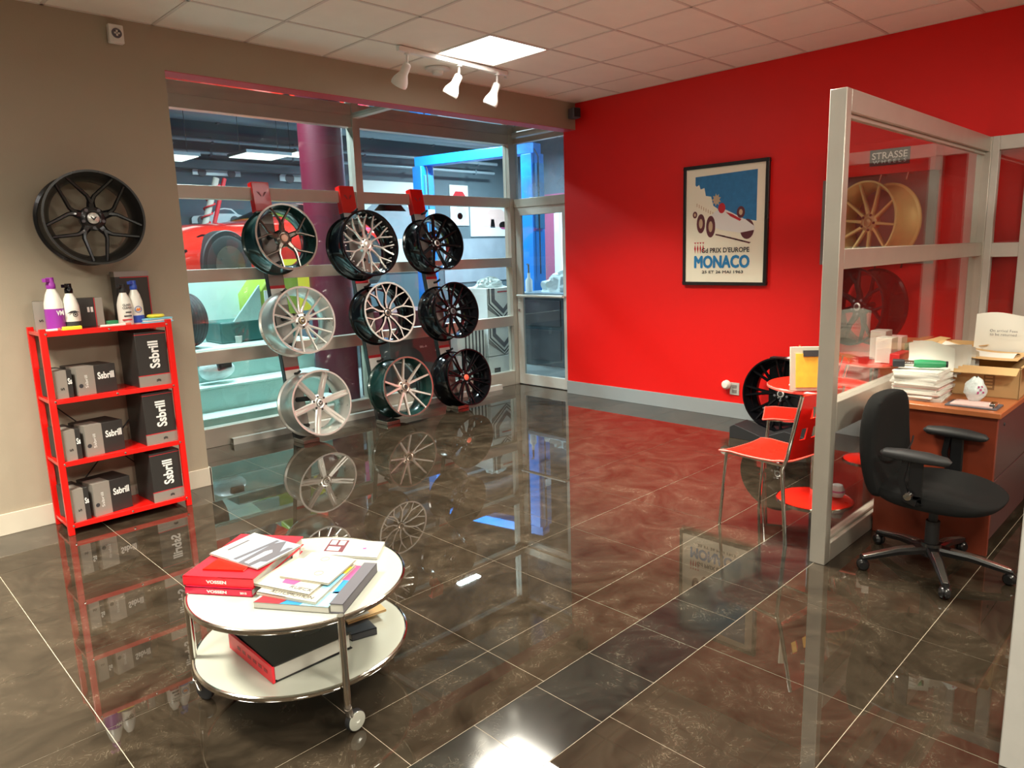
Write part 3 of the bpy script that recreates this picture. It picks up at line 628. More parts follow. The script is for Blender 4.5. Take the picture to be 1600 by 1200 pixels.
# ------------------------------------------------------------------ red rack with cartons and bottles
RX0, RX1, RY0, RY1 = -1.405, -.700, .905, 1.215
t = thing('shelf_rack', 'red metal four-tier folding shelf rack standing against the grey wall', 'shelf rack', ((RX0+RX1)/2, (RY0+RY1)/2, 0))
for (lx, ly_) in ((RX0, RY0), (RX1-.034, RY0), (RX0, RY1-.026), (RX1-.034, RY1-.026)):
    part('leg', MB().box(lx, lx+.034, ly_, ly_+.026, 0, 1.205), 'red_gloss', t, bevel=.003)
TZ = [1.186, .802, .436, .066]
for z in TZ:
    sh = part('shelf', MB().box(RX0+.034, RX1-.034, RY0+.004, RY1, z-.012, z).box(RX0+.034, RX1-.034, RY0+.002, RY0+.010, z-.026, z+.004).box(RX0+.004, RX0+.034, RY0+.026, RY1-.026, z-.02, z).box(RX1-.034, RX1-.004, RY0+.026, RY1-.026, z-.02, z), 'red_gloss', t, bevel=.0015)
    for sx in (RX0+.030, (RX0+RX1)/2, RX1-.030):
        part('screw', MB().lathe([(0, .004), (.0055, .003), (.007, 0)], 10, Matrix.Translation((sx, RY0+.001, z-.010)) @ Matrix.Rotation(PI/2, 4, 'X')), 'chrome', sh)
part('brace', MB().tube([(RX0+.03, RY1-.01, .07), (RX1-.03, RY1-.01, .78)], .004, 6).tube([(RX1-.03, RY1-.012, .07), (RX0+.03, RY1-.012, .78)], .004, 6).tube([(RX1-.02, RY0+.03, .44), (RX1-.02, RY1-.03, 1.15)], .003, 6).tube([(RX1-.02, RY1-.03, .44), (RX1-.02, RY0+.03, 1.15)], .003, 6), 'black_matte', t)
def carton(x0, x1, y0, y1, z, h, label, kind, grp=None, yaw=0):
    cx, cy = (x0+x1)/2, (y0+y1)/2
    t = thing('carton', label, 'box', (cx, cy, z), rz(yaw), grp); w, d = (x1-x0)/2, (y1-y0)/2
    body = part('body', MB().box(-w, w, -d, d, 0, h), 'carton_black', t, local=True, bevel=.002)
    if kind == 'tall':
        part('silver_panel', MB().box(-w-.0006, w+.0006, -d-.0008, -d+.01, 0.002, h*.20), 'carton_silver', t, local=True)
        part('red_stripe', MB().box(-w-.0006, w+.0006, -d-.0012, -d+.01, h*.20, h*.215), 'label_red', t, local=True)
        part('red_stripe', MB().box(-w-.0004, w+.0004, -d-.0004, -d+.02, h*.955, h*.965), 'label_red', t, local=True)
        text('lettering', 'Ssbrill', (.008, -d-.0015, h*.58), (0, 0, 1), (-1, 0, 0), h*.50, .062, 'label_white', t, local=True, bold=.03)
        text('lettering', '»', (0.02, -d-.0015, h*.10), (0, 0, 1), (-1, 0, 0), .018, .026, 'black_matte', t, local=True, bold=.02)
    elif kind == 'low':   # split: silver end panel left, black face right with lettering
        part('silver_panel', MB().box(-w-.0008, -w*.12, -d-.0008, d*.2, .001, h+.0008), 'carton_silver', t, local=True)
        text('lettering', 'Ssbrill', (w*.46, -d-.0012, h*.62), (1, 0, 0), (0, 0, 1), w*.86, .042, 'label_white', t, local=True, bold=.03)
        text('lettering', 'Ssbrill', (-w*.56, -d-.0015, h*.48), (0, 0, 1), (-1, 0, 0), h*.45, .016, 'label_white', t, local=True)
        part('round_mark', MB().lathe([(0, .001), (.012, .001), (.012, 0)], 16, Matrix.Translation((-w*.84, -d-.0006, h*.35)) @ Matrix.Rotation(PI/2, 4, 'X')), 'ink', t, local=True)
    elif kind == 'end':
        part('silver_panel', MB().box(-w-.0008, w*.35, -d-.0008, d*.2, .001, h+.0008), 'carton_silver', t, local=True)
        text('lettering', 'Ss', (w*.68, -d-.0012, h*.6), (1, 0, 0), (0, 0, 1), w*.5, .036, 'label_white', t, local=True, bold=.03)
        text('lettering', 'S', (-w*.3, -d-.0015, h*.35), (0, 0, 1), (-1, 0, 0), .014, .02, 'black_matte', t, local=True, bold=.02)
    elif kind == 'back':
        part('silver_panel', MB().box(w*.55, w+.0006, -d-.0008, d*.2, .001, h+.0008), 'carton_silver', t, local=True)
        part('red_stripe', MB().box(w*.48, w*.53, -d-.0010, -d+.01, .001, h), 'label_red', t, local=True)
        text('lettering', 'll', (w*.2, -d-.0012, h*.6), (1, 0, 0), (0, 0, 1), .03, .03, 'label_white', t, local=True, bold=.03)
    return t
tiers = [('top', .802, .335), ('middle', .436, .325), ('bottom', .066, .315)]
for nm, z, h in tiers:
    carton(-.925, -.742, .925, 1.19, z, h, 'tall black carton lettered sideways at the right end of the %s rack tier' % {'top': 'upper boxed', 'middle': 'middle boxed', 'bottom': 'lowest boxed'}[nm], 'tall', None, math.radians(3))
for nm, z, h in (('upper', .802, .165), ('middle', .436, .185), ('lowest', .066, .20)):
    carton(-1.265, -1.045, .955, 1.16, z, h, 'small black and silver carton lettered across, second from left on the %s boxed tier' % nm, 'low', None, math.radians(10))
    carton(-1.372, -1.285, .93, 1.15, z, h-.005, 'small silver-ended carton at the left end of the %s boxed tier' % nm, 'end', None, math.radians(8))
carton(-1.372, -1.285, 1.06, 1.20, 1.186, .165, 'plain dark silver carton behind the purple bottle on the rack top', 'end', None, math.radians(-10))
carton(-1.19, -1.02, 1.08, 1.19, 1.186, .17, 'dark carton with slanted red stripe behind the eye-label bottle', 'back', None, math.radians(-6))
tb = thing('carton', 'tall dark carton with red outline standing behind the two right bottles', 'box', (-.83, 1.16, 1.186), rz(math.radians(3)))
part('body', MB().box(-.10, .10, -.035, .035, 0, .315), 'carton_black', tb, local=True, bevel=.002)
part('lid', MB().box(-.101, .101, -.036, .036, .285, .317), 'stand_face', tb, local=True)
part('red_stripe', MB().box(-.07, .101, -.0372, -.034, .278, .283).box(.093, .097, -.0372, -.034, .03, .28), 'label_red', tb, local=True)
def bottle(x, y, z, h, r, cap, label, art):
    r *= 1.14
    t = thing('bottle', label, 'bottle', (x, y, z))
    part('body', MB().lathe([(0, 0), (r*.92, 0), (r, .008), (r, h*.42), (r*.96, h*.52), (r*.72, h*.68), (r*.5, h*.76), (r*.42, h*.80), (0, h*.80)], 28, Matrix.Translation((0, 0, 0))), 'bottle_white', t, local=True)
    part('cap', MB().lathe([(r*.48, h*.79), (r*.50, h*.80), (r*.50, h*.88), (r*.42, h*.90), (r*.40, h), (0, h)], 20).obox((-r*.35, -r*.25, h*.95), (1, .6, 0), (-.6, 1, 0), (0, 0, 1), r*.9, r*.5, h*.07), cap, t, local=True, bevel=.001)
    if art == 'purple':
        part('label_band', MB().lathe([(r+.0008, h*.04), (r+.0008, h*.30), (r+.0004, h*.42)], 28), 'purple', t, local=True)
        text('lettering', 'VM', (r*.35, -r-.001, h*.34), (1, .2, 0), (0, 0, 1), r*.8, .028, 'label_white', t, local=True, bold=.04)
    if art == 'eye':
        lb = part('label_band', MB().prism([(-.9*r, 0), (-.4*r, .3*r), (.1*r, .35*r), (.6*r, .1*r), (.1*r, .1*r), (-.4*r, .05*r)], (r*.1, -r-.0015, h*.36), (1, 0, 0), (0, 0, 1), .001), 'ink', t, local=True)
        part('label_ring', MB().lathe([(.013, 0), (.013, .001), (.009, .001), (.009, 0)], 20, Matrix.Translation((.008, -r-.0012, h*.33)) @ Matrix.Rotation(PI/2, 4, 'X'), closed=True), 'ink', t, local=True)
        part('label_dot', MB().lathe([(.005, 0), (.005, .001), (0, .001)], 14, Matrix.Translation((.008, -r-.0012, h*.33)) @ Matrix.Rotation(PI/2, 4, 'X')), 'ink', t, local=True)
        part('label_base', MB().lathe([(r+.0006, h*.02), (r+.0006, h*.18)], 28), 'ink', t, local=True)
    if art == 'lines':
        text('lettering', 'GLASS\nCLEAN', (.0, -r-.001, h*.46), (1, 0, 0), (0, 0, 1), r*1.2, .030, 'ink', t, local=True, bold=.02)
        for k in range(3): part('label_stripe', MB().box(-r*.7+.01*k, r*.55, -r-.0012, -r*.75, h*(.12+.09*k), h*(.15+.09*k)), ['label_red', 'ink', 'ink'][k], t, local=True)
    if art == 'blue':
        part('label_band', MB().lathe([(r+.0008, h*.03), (r+.0008, h*.20)], 28), 'blue_cap', t, local=True)
        part('label_ring', MB().lathe([(.020, 0), (.020, .001), (.017, .001), (.017, 0)], 20, Matrix.Translation((.0, -r-.001, h*.34)) @ Matrix.Rotation(PI/2, 4, 'X'), closed=True), 'blue_cap', t, local=True)
        part('label_flame', MB().prism([(-.014, -.006), (-.004, .009), (.002, .002), (.010, .011), (.013, -.004), (0, -.010)], (0, -r-.0012, h*.34), (1, 0, 0), (0, 0, 1), .001), 'orange', t, local=True)
    return t
bottle(-1.30, .985, 1.186, .30, .042, 'purple', 'white spray bottle with purple top and purple label at the left of the rack top', 'purple')
bottle(-1.215, .985, 1.186, .262, .038, 'black_gloss', 'white bottle with black top and an eye on its label on the rack top', 'eye')
bottle(-.932, .985, 1.186, .245, .036, 'black_matte', 'white bottle with dark top and black lettering on the rack top', 'lines')
bottle(-.862, 1.01, 1.186, .262, .037, 'blue_cap', 'white bottle with blue cap and orange-and-blue label on the rack top', 'blue')
single('sponge', MB().box(-1.285, -1.185, .925, .965, 1.186, 1.208), 'yellow', 'yellow sponge block at the front edge of the rack top', 'sponge', bevel=.004)
t = thing('folded_cloths', 'stack of folded light blue cloths at the right end of the rack top', 'cloths', (-.765, .985, 1.186), rz(.25))
for k, (w_, m_) in enumerate(((.088, 'light_blue'), (.082, 'label_white'), (.085, 'light_blue'))): part('cloth', MB().box(-w_, w_, -.05, .05, .010*k, .010*k+.009), m_, t, local=True, bevel=.003)
single('cleaning_pad', MB().lathe([(0, 0), (.045, 0), (.052, .009), (.045, .019), (0, .020)], 24, Matrix.Translation((-.76, .99, 1.217))), 'yellow', 'round yellow pad on top of the light blue cloths', 'pad')
single('green_bottle_carrier', MB().box(-1.02, -.96, 1.02, 1.07, 1.186, 1.215), 'green_plastic', 'small green box between the bottle pairs on the rack top', 'box', bevel=.003)
t = thing('marker_pen', 'white pen lying on the front edge of the rack top', 'pen', (-1.01, .93, 1.186))
part('barrel', MB().tube([(-1.09, .93, 1.194), (-.955, .93, 1.194)], .008, 10), 'bottle_white', t); part('cap', MB().tube([(-.955, .93, 1.194), (-.925, .93, 1.194)], .0085, 10), 'pink_edge', t)
t = thing('marker_pen', 'pale pen lying at the left corner of the rack top', 'pen', (-1.35, .93, 1.186))
part('barrel', MB().tube([(-1.375, .925, 1.195), (-1.31, .93, 1.195)], .008, 10), 'bottle_white', t); part('cap', MB().tube([(-1.31, .93, 1.195), (-1.295, .931, 1.195)], .009, 10), 'pink_edge', t)

# ------------------------------------------------------------------ coffee table and what lies on it
TC = Vector((-1.197, -1.470)); LC = Vector((-1.190, -1.452)); TR = .375
t = thing('coffee_table', 'round white two-tier coffee table with chrome rims and castors', 'coffee table', (TC.x, TC.y, 0))
for nm, c, z in (('tabletop', TC, .42), ('lower_shelf', LC, .18)):
    tt = part(nm, MB().lathe([(0, z), (TR-.008, z), (TR-.006, z-.002), (TR-.006, z-.010), (0, z-.010)], 96, Matrix.Translation((c.x, c.y, 0))), 'white_glass', t)
    part('rim', MB().lathe([(TR-.009, z-.012), (TR-.007, z+.001), (TR-.003, z+.0025), (TR+.002, z), (TR+.003, z-.010), (TR, z-.016), (TR-.006, z-.016)], 96, Matrix.Translation((c.x, c.y, 0)), closed=True), 'chrome', tt)
for k, (lx, ly2) in enumerate(((-1.252, -1.838), (-1.525, -1.290), (-.905, -1.235))):
    lg = part('leg', MB().tube([(lx, ly2, .425), (lx, ly2, .115)], .0125, 16), 'chrome', t)
    part('socket', MB().tube([(lx, ly2, .125), (lx, ly2, .100)], .011, 14).tube([(lx, ly2, .10), (lx+.012, ly2+.01, .06), (lx+.018, ly2+.02, .045)], .013, 12), 'gun_edge', lg)
    wx = Vector((lx+.018+.012, ly2+.012, .036)); ax = Vector((.10, -1.0, 0)).normalized() if k == 0 else Vector((.9, .4, 0)).normalized()
    wq = Matrix.Translation(wx) @ ax.to_track_quat('Z', 'Y').to_matrix().to_4x4()
    cw = part('castor', MB().lathe([(0, .012), (.024, .012), (.033, .011), (.036, .006), (.036, -.008), (.030, -.012), (0, -.012)], 32, wq), 'black_matte', lg)
    part('castor_disc', MB().lathe([(0, .014), (.024, .0138), (.032, .0125), (.0325, .0115)], 32, wq), 'white_glass', cw)
def ccw(p):
    a = sum(p[i][0]*p[(i+1) % len(p)][1]-p[(i+1) % len(p)][0]*p[i][1] for i in range(len(p))); return p if a > 0 else p[::-1]
def booklike(name, label, cat, quad, z0, h, cover, grp=None, pages='paper', spine=None, top=None, pinch=.004):
    """quad: four xy corners, first edge q0-q1 is the spine"""
    q = [Vector((*p, 0)) for p in quad]; c = sum(q, Vector())/4
    t = thing(name, label, cat, (c.x, c.y, z0), group=grp)
    nrm = 1 if sum(q[i].x*q[(i+1) % 4].y-q[(i+1) % 4].x*q[i].y for i in range(4)) > 0 else -1
    P = [(p.x, p.y) for p in q]; O = P if nrm > 0 else P[::-1]
    mx = lambda a, b, k: (a[0]+(b[0]-a[0])*k, a[1]+(b[1]-a[1])*k)
    mb = MB().prism(O, (0, 0, z0), (1, 0, 0), (0, 1, 0), min(.003, h*.2)); mb.prism(O, (0, 0, z0+h-min(.003, h*.2)), (1, 0, 0), (0, 1, 0), min(.003, h*.2))
    e = [P[0], P[1], mx(P[1], P[2], .012), mx(P[0], P[3], .012)]; mb.prism(ccw(e), (0, 0, z0), (1, 0, 0), (0, 1, 0), h)
    cv = part('cover', mb, cover, t, smooth=0)
    i = [mx(P[0], P[3], .015), mx(P[1], P[2], .015), mx(P[1], P[2], 1-pinch*4), mx(P[0], P[3], 1-pinch*4)]
    cx = sum(p[0] for p in i)/4; cy = sum(p[1] for p in i)/4; i = [mx(p, (cx, cy), .02) for p in i]
    part('pages', MB().prism(ccw(i), (0, 0, z0+h*.12), (1, 0, 0), (0, 1, 0), h*.76), pages, t, smooth=0)
    if spine:
        d = (q[1]-q[0]).normalized(); out = Vector((d.y, -d.x, 0)) if nrm > 0 else Vector((-d.y, d.x, 0)); mid = (q[0]+q[1])/2+Vector((0, 0, z0+h*.5))
        for (s, k, wd, hh, mm) in spine: text('lettering', s, mid+d*k*(q[1]-q[0]).length+out*.0006, d, (0, 0, 1), wd, hh, mm, cv, bold=.04)
    return t, cv, q, z0+h
def decal(parent, name, q, uv, z, m, h=.0005):
    def at(u, v): a = q[0].lerp(q[1], u); b = q[3].lerp(q[2], u); return a.lerp(b, v)
    P = [(at(u, v).x, at(u, v).y) for u, v in uv]
    return part(name, MB().prism(ccw(P), (0, 0, z), (1, 0, 0), (0, 1, 0), h), m, parent, smooth=0)
def top_text(parent, s, q, u, v, wd, ht, z, m, flip=False):
    a = q[0].lerp(q[1], u); b = q[3].lerp(q[2], u); p = a.lerp(b, v); d = (q[1]-q[0]).normalized(); e = (q[3]-q[0]); e = (e-d*e.dot(d)).normalized()
    if d.cross(e).z < 0: d = -d
    if flip: d = -d; e = -e
    text('lettering', s, (p.x, p.y, z+.0004), d, e, wd, ht, m, parent)
ZT = .4215
# two red books, spine toward the camera-left front
b1, cv, q, z = booklike('book', 'lower red hardcover catalogue with year on its spine at the bottom of the red stack', 'book', [(-1.528, -1.292), (-1.385, -1.495), (-1.075, -1.275), (-1.218, -1.072)], ZT, .026, 'book_spine', spine=[('VOSSEN', -.02, .075, .011, 'label_white'), ('2015', .38, .025, .008, 'label_white')])
b2, cv, q, z = booklike('book', 'upper red hardcover catalogue lying on the other red book', 'book', [(-1.527, -1.278), (-1.375, -1.492), (-1.068, -1.276), (-1.220, -1.062)], z+.0005, .034, 'book_red', spine=[('VOSSEN', -.02, .075, .012, 'label_white')])
zb = z
m1, cv, q, z = booklike('magazine', 'orange-red booklet lying on the upper red book under the car magazine', 'magazine', [(-1.462, -1.290), (-1.372, -1.412), (-1.20, -1.30), (-1.29, -1.178)], zb+.0005, .005, 'red_plastic')
m2, cv, q, z = booklike('magazine', 'white magazine with a black and white car photo lying on the red books', 'magazine', [(-1.395, -1.185), (-1.335, -1.445), (-1.130, -1.375), (-1.190, -1.118)], z+.001, .005, 'paper')
decal(cv, 'printed_photo', q, [(.42, 0), (1, 0), (1, 1), (.42, 1)], z, 'poster_grey')
decal(cv, 'printed_road', q, [(.62, 0), (.86, 0), (.90, .6), (.70, 1), (.58, .8)], z+.0005, 'ink_gray'); decal(cv, 'printed_car', q, [(.70, .05), (.78, .05), (.80, .55), (.74, .62), (.69, .5)], z+.001, 'label_white'); decal(cv, 'printed_band', q, [(.46, .05), (.52, .05), (.60, .95), (.54, .95)], z+.0005, 'ink_gray')
decal(cv, 'printed_car', q, [(.88, .2), (.96, .25), (.97, .85), (.90, .8)], z+.001, 'ink_gray')
decal(cv, 'printed_title', q, [(.13, .25), (.17, .25), (.17, .72), (.13, .72)], z, 'ink_gray')
t3, cv, q, z = booklike('magazine', 'pink and white leaflet pile sticking out beside the red books', 'magazine', [(-1.21, -1.46), (-1.13, -1.30), (-1.06, -1.23), (-1.22, -1.50)], ZT, .022, 'paper_pink')
# right pile
k1, cv, q, z = booklike('book', 'thick dark grey book at the bottom right of the magazine pile', 'book', [(-1.237, -1.832), (-.984, -1.650), (-1.012, -1.612), (-1.264, -1.795)], ZT, .034, 'ink_gray')
c1, cv, q, z1 = booklike('magazine', 'colourful red, blue and white catalogue at the bottom of the magazine pile', 'magazine', [(-1.415, -1.575), (-1.268, -1.793), (-1.017, -1.611), (-1.170, -1.385)], ZT, .022, 'paper')
decal(cv, 'printed_red', q, [(0, 0), (.35, 0), (.6, .35), (.1, .30)], z1, 'label_red'); decal(cv, 'printed_blue', q, [(.35, 0), (.62, 0), (.75, .3), (.55, .4)], z1, 'monaco_blue'); decal(cv, 'printed_sky', q, [(.62, 0), (1, .0), (1, .35), (.75, .3)], z1, 'light_blue')
decal(cv, 'printed_violet', q, [(.9, .3), (1, .3), (1, .62), (.9, .62)], z1, 'monaco_blue'); decal(cv, 'printed_pink', q, [(.88, .62), (1, .62), (1, 1), (.88, 1)], z1, 'magenta')
c2, cv, q, z2 = booklike('magazine', 'magazine with large serif title under the cream magazines', 'magazine', [(-1.385, -1.535), (-1.290, -1.752), (-1.040, -1.600), (-1.150, -1.385)], z1+.0006, .010, 'paper_cream')
top_text(cv, 'AUTOMOTION', q, .55, .08, .17, .018, z2, 'ink')
decal(cv, 'printed_sky', q, [(.86, .30), (1, .30), (1, .72), (.86, .72)], z2, 'light_blue'); decal(cv, 'printed_yellow', q, [(.84, .74), (1, .74), (1, .92), (.84, .92)], z2, 'yellow')
c3, cv, q, z3 = booklike('magazine', 'cream magazine with red picture in the middle of the pile', 'magazine', [(-1.372, -1.480), (-1.285, -1.700), (-1.080, -1.590), (-1.165, -1.385)], z2+.0006, .007, 'paper_cream')
decal(cv, 'printed_picture', q, [(.40, .18), (.62, .18), (.66, .36), (.36, .36)], z3, 'magenta'); top_text(cv, 'RUECK', q, .80, .12, .09, .018, z3, 'ink_gray')
c4, cv, q, z4 = booklike('magazine', 'plain cream magazine with two ring marks on top of the pile', 'magazine', [(-1.288, -1.512), (-1.205, -1.690), (-1.030, -1.590), (-1.105, -1.408)], z3+.0006, .006, 'paper_cream')
for u, v in ((.62, .30), (.42, .82)):
    a = q[0].lerp(q[1], u).lerp(q[3].lerp(q[2], u), v); part('printed_ring', MB().lathe([(.016, 0), (.016, .0006), (.0145, .0006), (.0145, 0)], 24, Matrix.Translation((a.x, a.y, z4)), closed=True), 'ink_gray', cv)
c5, cv, q, z5 = booklike('brochure', 'white brochure with dark picture panel and pink wheel drawing, rear of tabletop', 'brochure', [(-1.055, -1.360), (-.925, -1.560), (-.815, -1.455), (-.945, -1.255)], ZT, .008, 'paper')
decal(cv, 'printed_panel', q, [(.05, .2), (.38, .2), (.38, .95), (.05, .95)], z5, 'maroon_ink'); decal(cv, 'printed_photo', q, [(.08, .62), (.19, .62), (.19, .9), (.08, .9)], z5+.0006, 'paper'); decal(cv, 'printed_photo', q, [(.23, .62), (.34, .62), (.34, .9), (.23, .9)], z5+.0006, 'paper'); decal(cv, 'printed_photo', q, [(.09, .25), (.3, .25), (.3, .5), (.09, .5)], z5+.0006, 'paper_pink')
a = q[0].lerp(q[1], .72).lerp(q[3].lerp(q[2], .72), .5); part('printed_wheel', MB().lathe([(.026, 0), (.026, .0006), (.0, .0006)], 24, Matrix.Translation((a.x, a.y, z5))), 'paper_pink', cv); part('printed_hub', MB().prism([(a.x+.013*math.cos(x)*(1 if i % 2 else .5), a.y+.013*math.sin(x)*(1 if i % 2 else .5)) for i, x in enumerate([2*PI*k/12 for k in range(12)])], (0, 0, z5+.0006), (1, 0, 0), (0, 1, 0), .0004), 'magenta', cv)
# lower shelf
ZL = .1815
t, cv, q, z = booklike('ring_binder', 'large black ring binder with a red spine on the lower shelf', 'binder', [(-1.400, -1.330), (-1.408, -1.655), (-1.115, -1.660), (-1.105, -1.335)], ZL, .060, 'black_satin')
part('spine_panel', MB().box(-1.4135, -1.404, -1.658, -1.328, ZL+.001, ZL+.059), 'book_red', t, bevel=.001)
for k in range(6): part('spine_mark', MB().box(-1.4142, -1.4134, -1.40-.04*k-.024, -1.40-.04*k, ZL+.025, ZL+.037), 'red_dark', t)
part('loose_sheets', MB().box(-1.395, -1.13, -1.652, -1.345, ZL+.004, ZL+.018), 'paper', t)
part('rings', MB().tube([(-1.385+.018*math.cos(a), -1.645, ZL+.03+.02*math.sin(a)) for a in [2*PI*k/14 for k in range(15)]], .002, 6).tube([(-1.385+.018*math.cos(a), -1.635, ZL+.03+.02*math.sin(a)) for a in [2*PI*k/14 for k in range(15)]], .002, 6), 'chrome', t)
booklike('magazine', 'dark glossy magazine with pink lettering on the lower shelf behind the binder', 'magazine', [(-1.09, -1.62), (-1.00, -1.645), (-.955, -1.40), (-1.09, -1.37)], ZL, .026, 'ink')
t, cv, q, z = booklike('magazine', 'beige magazine sticking out at the back of the lower shelf', 'magazine', [(-1.06, -1.55), (-.905, -1.57), (-.875, -1.42), (-1.03, -1.38)], ZL+.027, .008, 'cardboard')
decal(cv, 'printed_photo', q, [(.1, .1), (.6, .1), (.6, .9), (.1, .9)], z, 'paper')

# ------------------------------------------------------------------ aluminium and glass office partition
def panel_frame(name, boxes, panes, label, cat='glass partition', m='alu'):
    c = boxes[0]; t = thing(name, label, cat, ((c[0]+c[1])/2, (c[2]+c[3])/2, 0))
    for nm, b in zip(['post']*len([1 for x in boxes if x[5]-x[4] > 1.5])+['rail']*99, sorted(boxes, key=lambda x: -(x[5]-x[4]))): part(nm, MB().box(*b), m, t, bevel=.003)
    for p in panes: part('pane', MB().box(*p), 'glass_office', t)
    return t
PYa, PYb = -2.452, -2.378; XE = 3.50
bx = [(1.022, 1.082, PYa, PYb, 0, 2.2), (XE-.035, XE+.06, PYa-.01, PYb, 0, 2.2)]
for z0, z1 in ((2.105, 2.2), (1.42, 1.51), (.655, .80), (0, .095)): bx.append((1.082, XE-.035, PYa, PYb, z0, z1))
bx += [(1.082, XE-.035, -2.43, -2.40, 2.085, 2.105), (1.082, XE-.035, -2.43, -2.40, .095, .108)]
ym = (PYa+PYb)/2
panel_frame('glass_partition', bx, [(1.082, XE-.035, ym-.003, ym+.003, a, b) for a, b in ((.108, .655), (.80, 1.42), (1.51, 2.085))], 'tall aluminium framed glass office partition with thick end post beside the red chair')
bx = [(XE-.03, XE+.03, -2.505, -2.462, 0, 2.2), (XE-.03, XE+.03, -2.74, -2.66, 0, 2.11), (XE-.03, XE+.03, -3.75, -3.67, 0, 2.2)]
for z0, z1 in ((2.11, 2.2), (1.41, 1.505), (0, .1)): bx.append((XE-.028, XE+.028, -3.67, -2.505, z0, z1))
panel_frame('glass_partition', bx, [(XE-.003, XE+.003, a, b, c, d) for (a, b) in ((-2.66, -2.505), (-3.67, -2.74)) for (c, d) in ((.1, 1.41), (1.505, 2.11))], 'aluminium framed glass panel against the red wall behind the desk', m='alu_light')
bx = [(-.003, .085, -3.475, -3.384, 0, 2.2), (3.38, 3.45, -3.47, -3.39, 0, 2.2)]
for z0, z1 in ((2.105, 2.2), (0, .095)): bx.append((.085, 3.38, -3.465, -3.395, z0, z1))
panel_frame('glass_partition', bx, [(.085, 3.38, -3.433, -3.427, .095, 2.105)], 'nearest aluminium partition post cut off by the right edge of the picture', m='alu_light')

# ------------------------------------------------------------------ bistro tables and red chairs
def bistro(x, y, r, br, h, label):
    t = thing('bistro_table', label, 'table', (x, y, 0))
    tp = part('tabletop', MB().lathe([(0, h), (r-.004, h), (r, h-.004), (r, h-.016), (r-.006, h-.02), (0, h-.02)], 64, Matrix.Translation((x, y, 0))), 'red_plastic', t)
    part('rim', MB().lathe([(r+.001, h-.003), (r+.004, h-.006), (r+.004, h-.015), (r+.001, h-.018)], 64, Matrix.Translation((x, y, 0)), closed=True), 'pink_edge', tp)
    part('pole', MB().tube([(x, y, .02), (x, y, h-.02)], .028, 20), 'chrome', t)
    bs = part('base', MB().lathe([(0, .03), (.05, .03), (br*.6, .02), (br, .008), (br, 0), (0, 0)], 64, Matrix.Translation((x, y, 0))), 'red_plastic', t)
    part('base_rim', MB().lathe([(br-.002, .011), (br+.005, .009), (br+.005, 0), (br-.002, 0)], 64, Matrix.Translation((x, y, 0)), closed=True), 'chrome', bs)
    return t
bistro(1.905, -2.03, .29, .215, .72, 'round red bistro table with chrome column behind the red chair')
bistro(2.95, -1.98, .34, .17, .74, 'round red table below the STRASSE display carrying cartons and brochures')
def red_chair(label, loc, ang):
    t = thing('dining_chair', label, 'chair', loc, rz(ang), None)
    # local: seat front toward +y, width x
    def seat(u, v):
        x = (u-.5)*(.385-.03*(1-v)); y = (v-.5)*.40; return Vector((x, y, .432+.012*abs(2*u-1)**3-.010*math.sin(v*PI)+(.006 if v < .1 else 0)-(.012*max(0, v-.85)/.15)))
    mb = MB().grid(seat, 12, 12); n = len(mb.v); top = list(mb.v); mb.add([v-Vector((0, 0, .010)) for v in top], [tuple(f[::-1]) for f in mb.f[:144]])
    B = [i*13 for i in range(13)]+[12*13+j for j in range(1, 13)]+[i*13+12 for i in range(11, -1, -1)]+[j for j in range(11, 0, -1)]
    for i in range(len(B)): a = B[i]; b = B[(i+1) % len(B)]; mb.f.append([a, b, b+n, a+n]); mb.fm.append(0)
    part('seat', mb, 'red_plastic', t, local=True)
    E = [top[i]+Vector((0, 0, -.004)) for i in B]; part('seat_rim', MB().tube([*E, E[0]], .005, 6, cap=False), 'pink_edge', t.children[-1], local=True)
    # back: red panel with square cut-outs
    def bp(u, v, off): x = (u-.5)*.37; z = .455+v*.345; y = -.205-.075*v-.018*math.sin(PI*u)+.0+off; return Vector((x, y, z))
    us = [0, .12, .26, .36, .50, .60, .74, .86, 1.0]; us = [0, .14, .26, .38, .50, .62, .74, .86, 1]; vs = [0, .30, .48, .62, .80, 1]
    holes = {(1, 1), (3, 1), (5, 1), (2, 3), (4, 3), (6, 3)}
    mb = MB(); 
    for i in range(8):
        for j in range(5):
            if (i, j) in holes: continue
            c = [bp(us[i], vs[j], 0), bp(us[i+1], vs[j], 0), bp(us[i+1], vs[j+1], 0), bp(us[i], vs[j+1], 0)]; d = [p+Vector((0, -.008, 0)) for p in c]; mb.add(c+d, [(0,1,2,3),(7,6,5,4),(0,4,5,1),(1,5,6,2),(2,6,7,3),(3,7,4,0)])
    part('backrest', mb, 'red_gloss', t, local=True, smooth=30)
    for s in (-1, 1):
        part('leg', MB().tube([(s*.175, .165, .425), (s*.185, .195, 0)], .0085, 10), 'chrome', t, local=True)
        part('leg', MB().tube([(s*.19, -.285, .80), (s*.192, -.215, .47), (s*.185, -.185, .40), (s*.18, -.215, 0)], .0105, 10), 'chrome', t, local=True)
        part('side_rail', MB().tube([(s*.18, -.19, .422), (s*.172, .165, .422)], .008, 8), 'chrome', t, local=True)
    return t
red_chair('nearer red plastic chair with chrome legs, beside the partition end post', (1.345, -2.015, 0), math.radians(-8))
red_chair('farther red chair near the floor-standing black rim, mostly hidden behind the nearer chair', (2.26, -1.74, 0), math.radians(24))
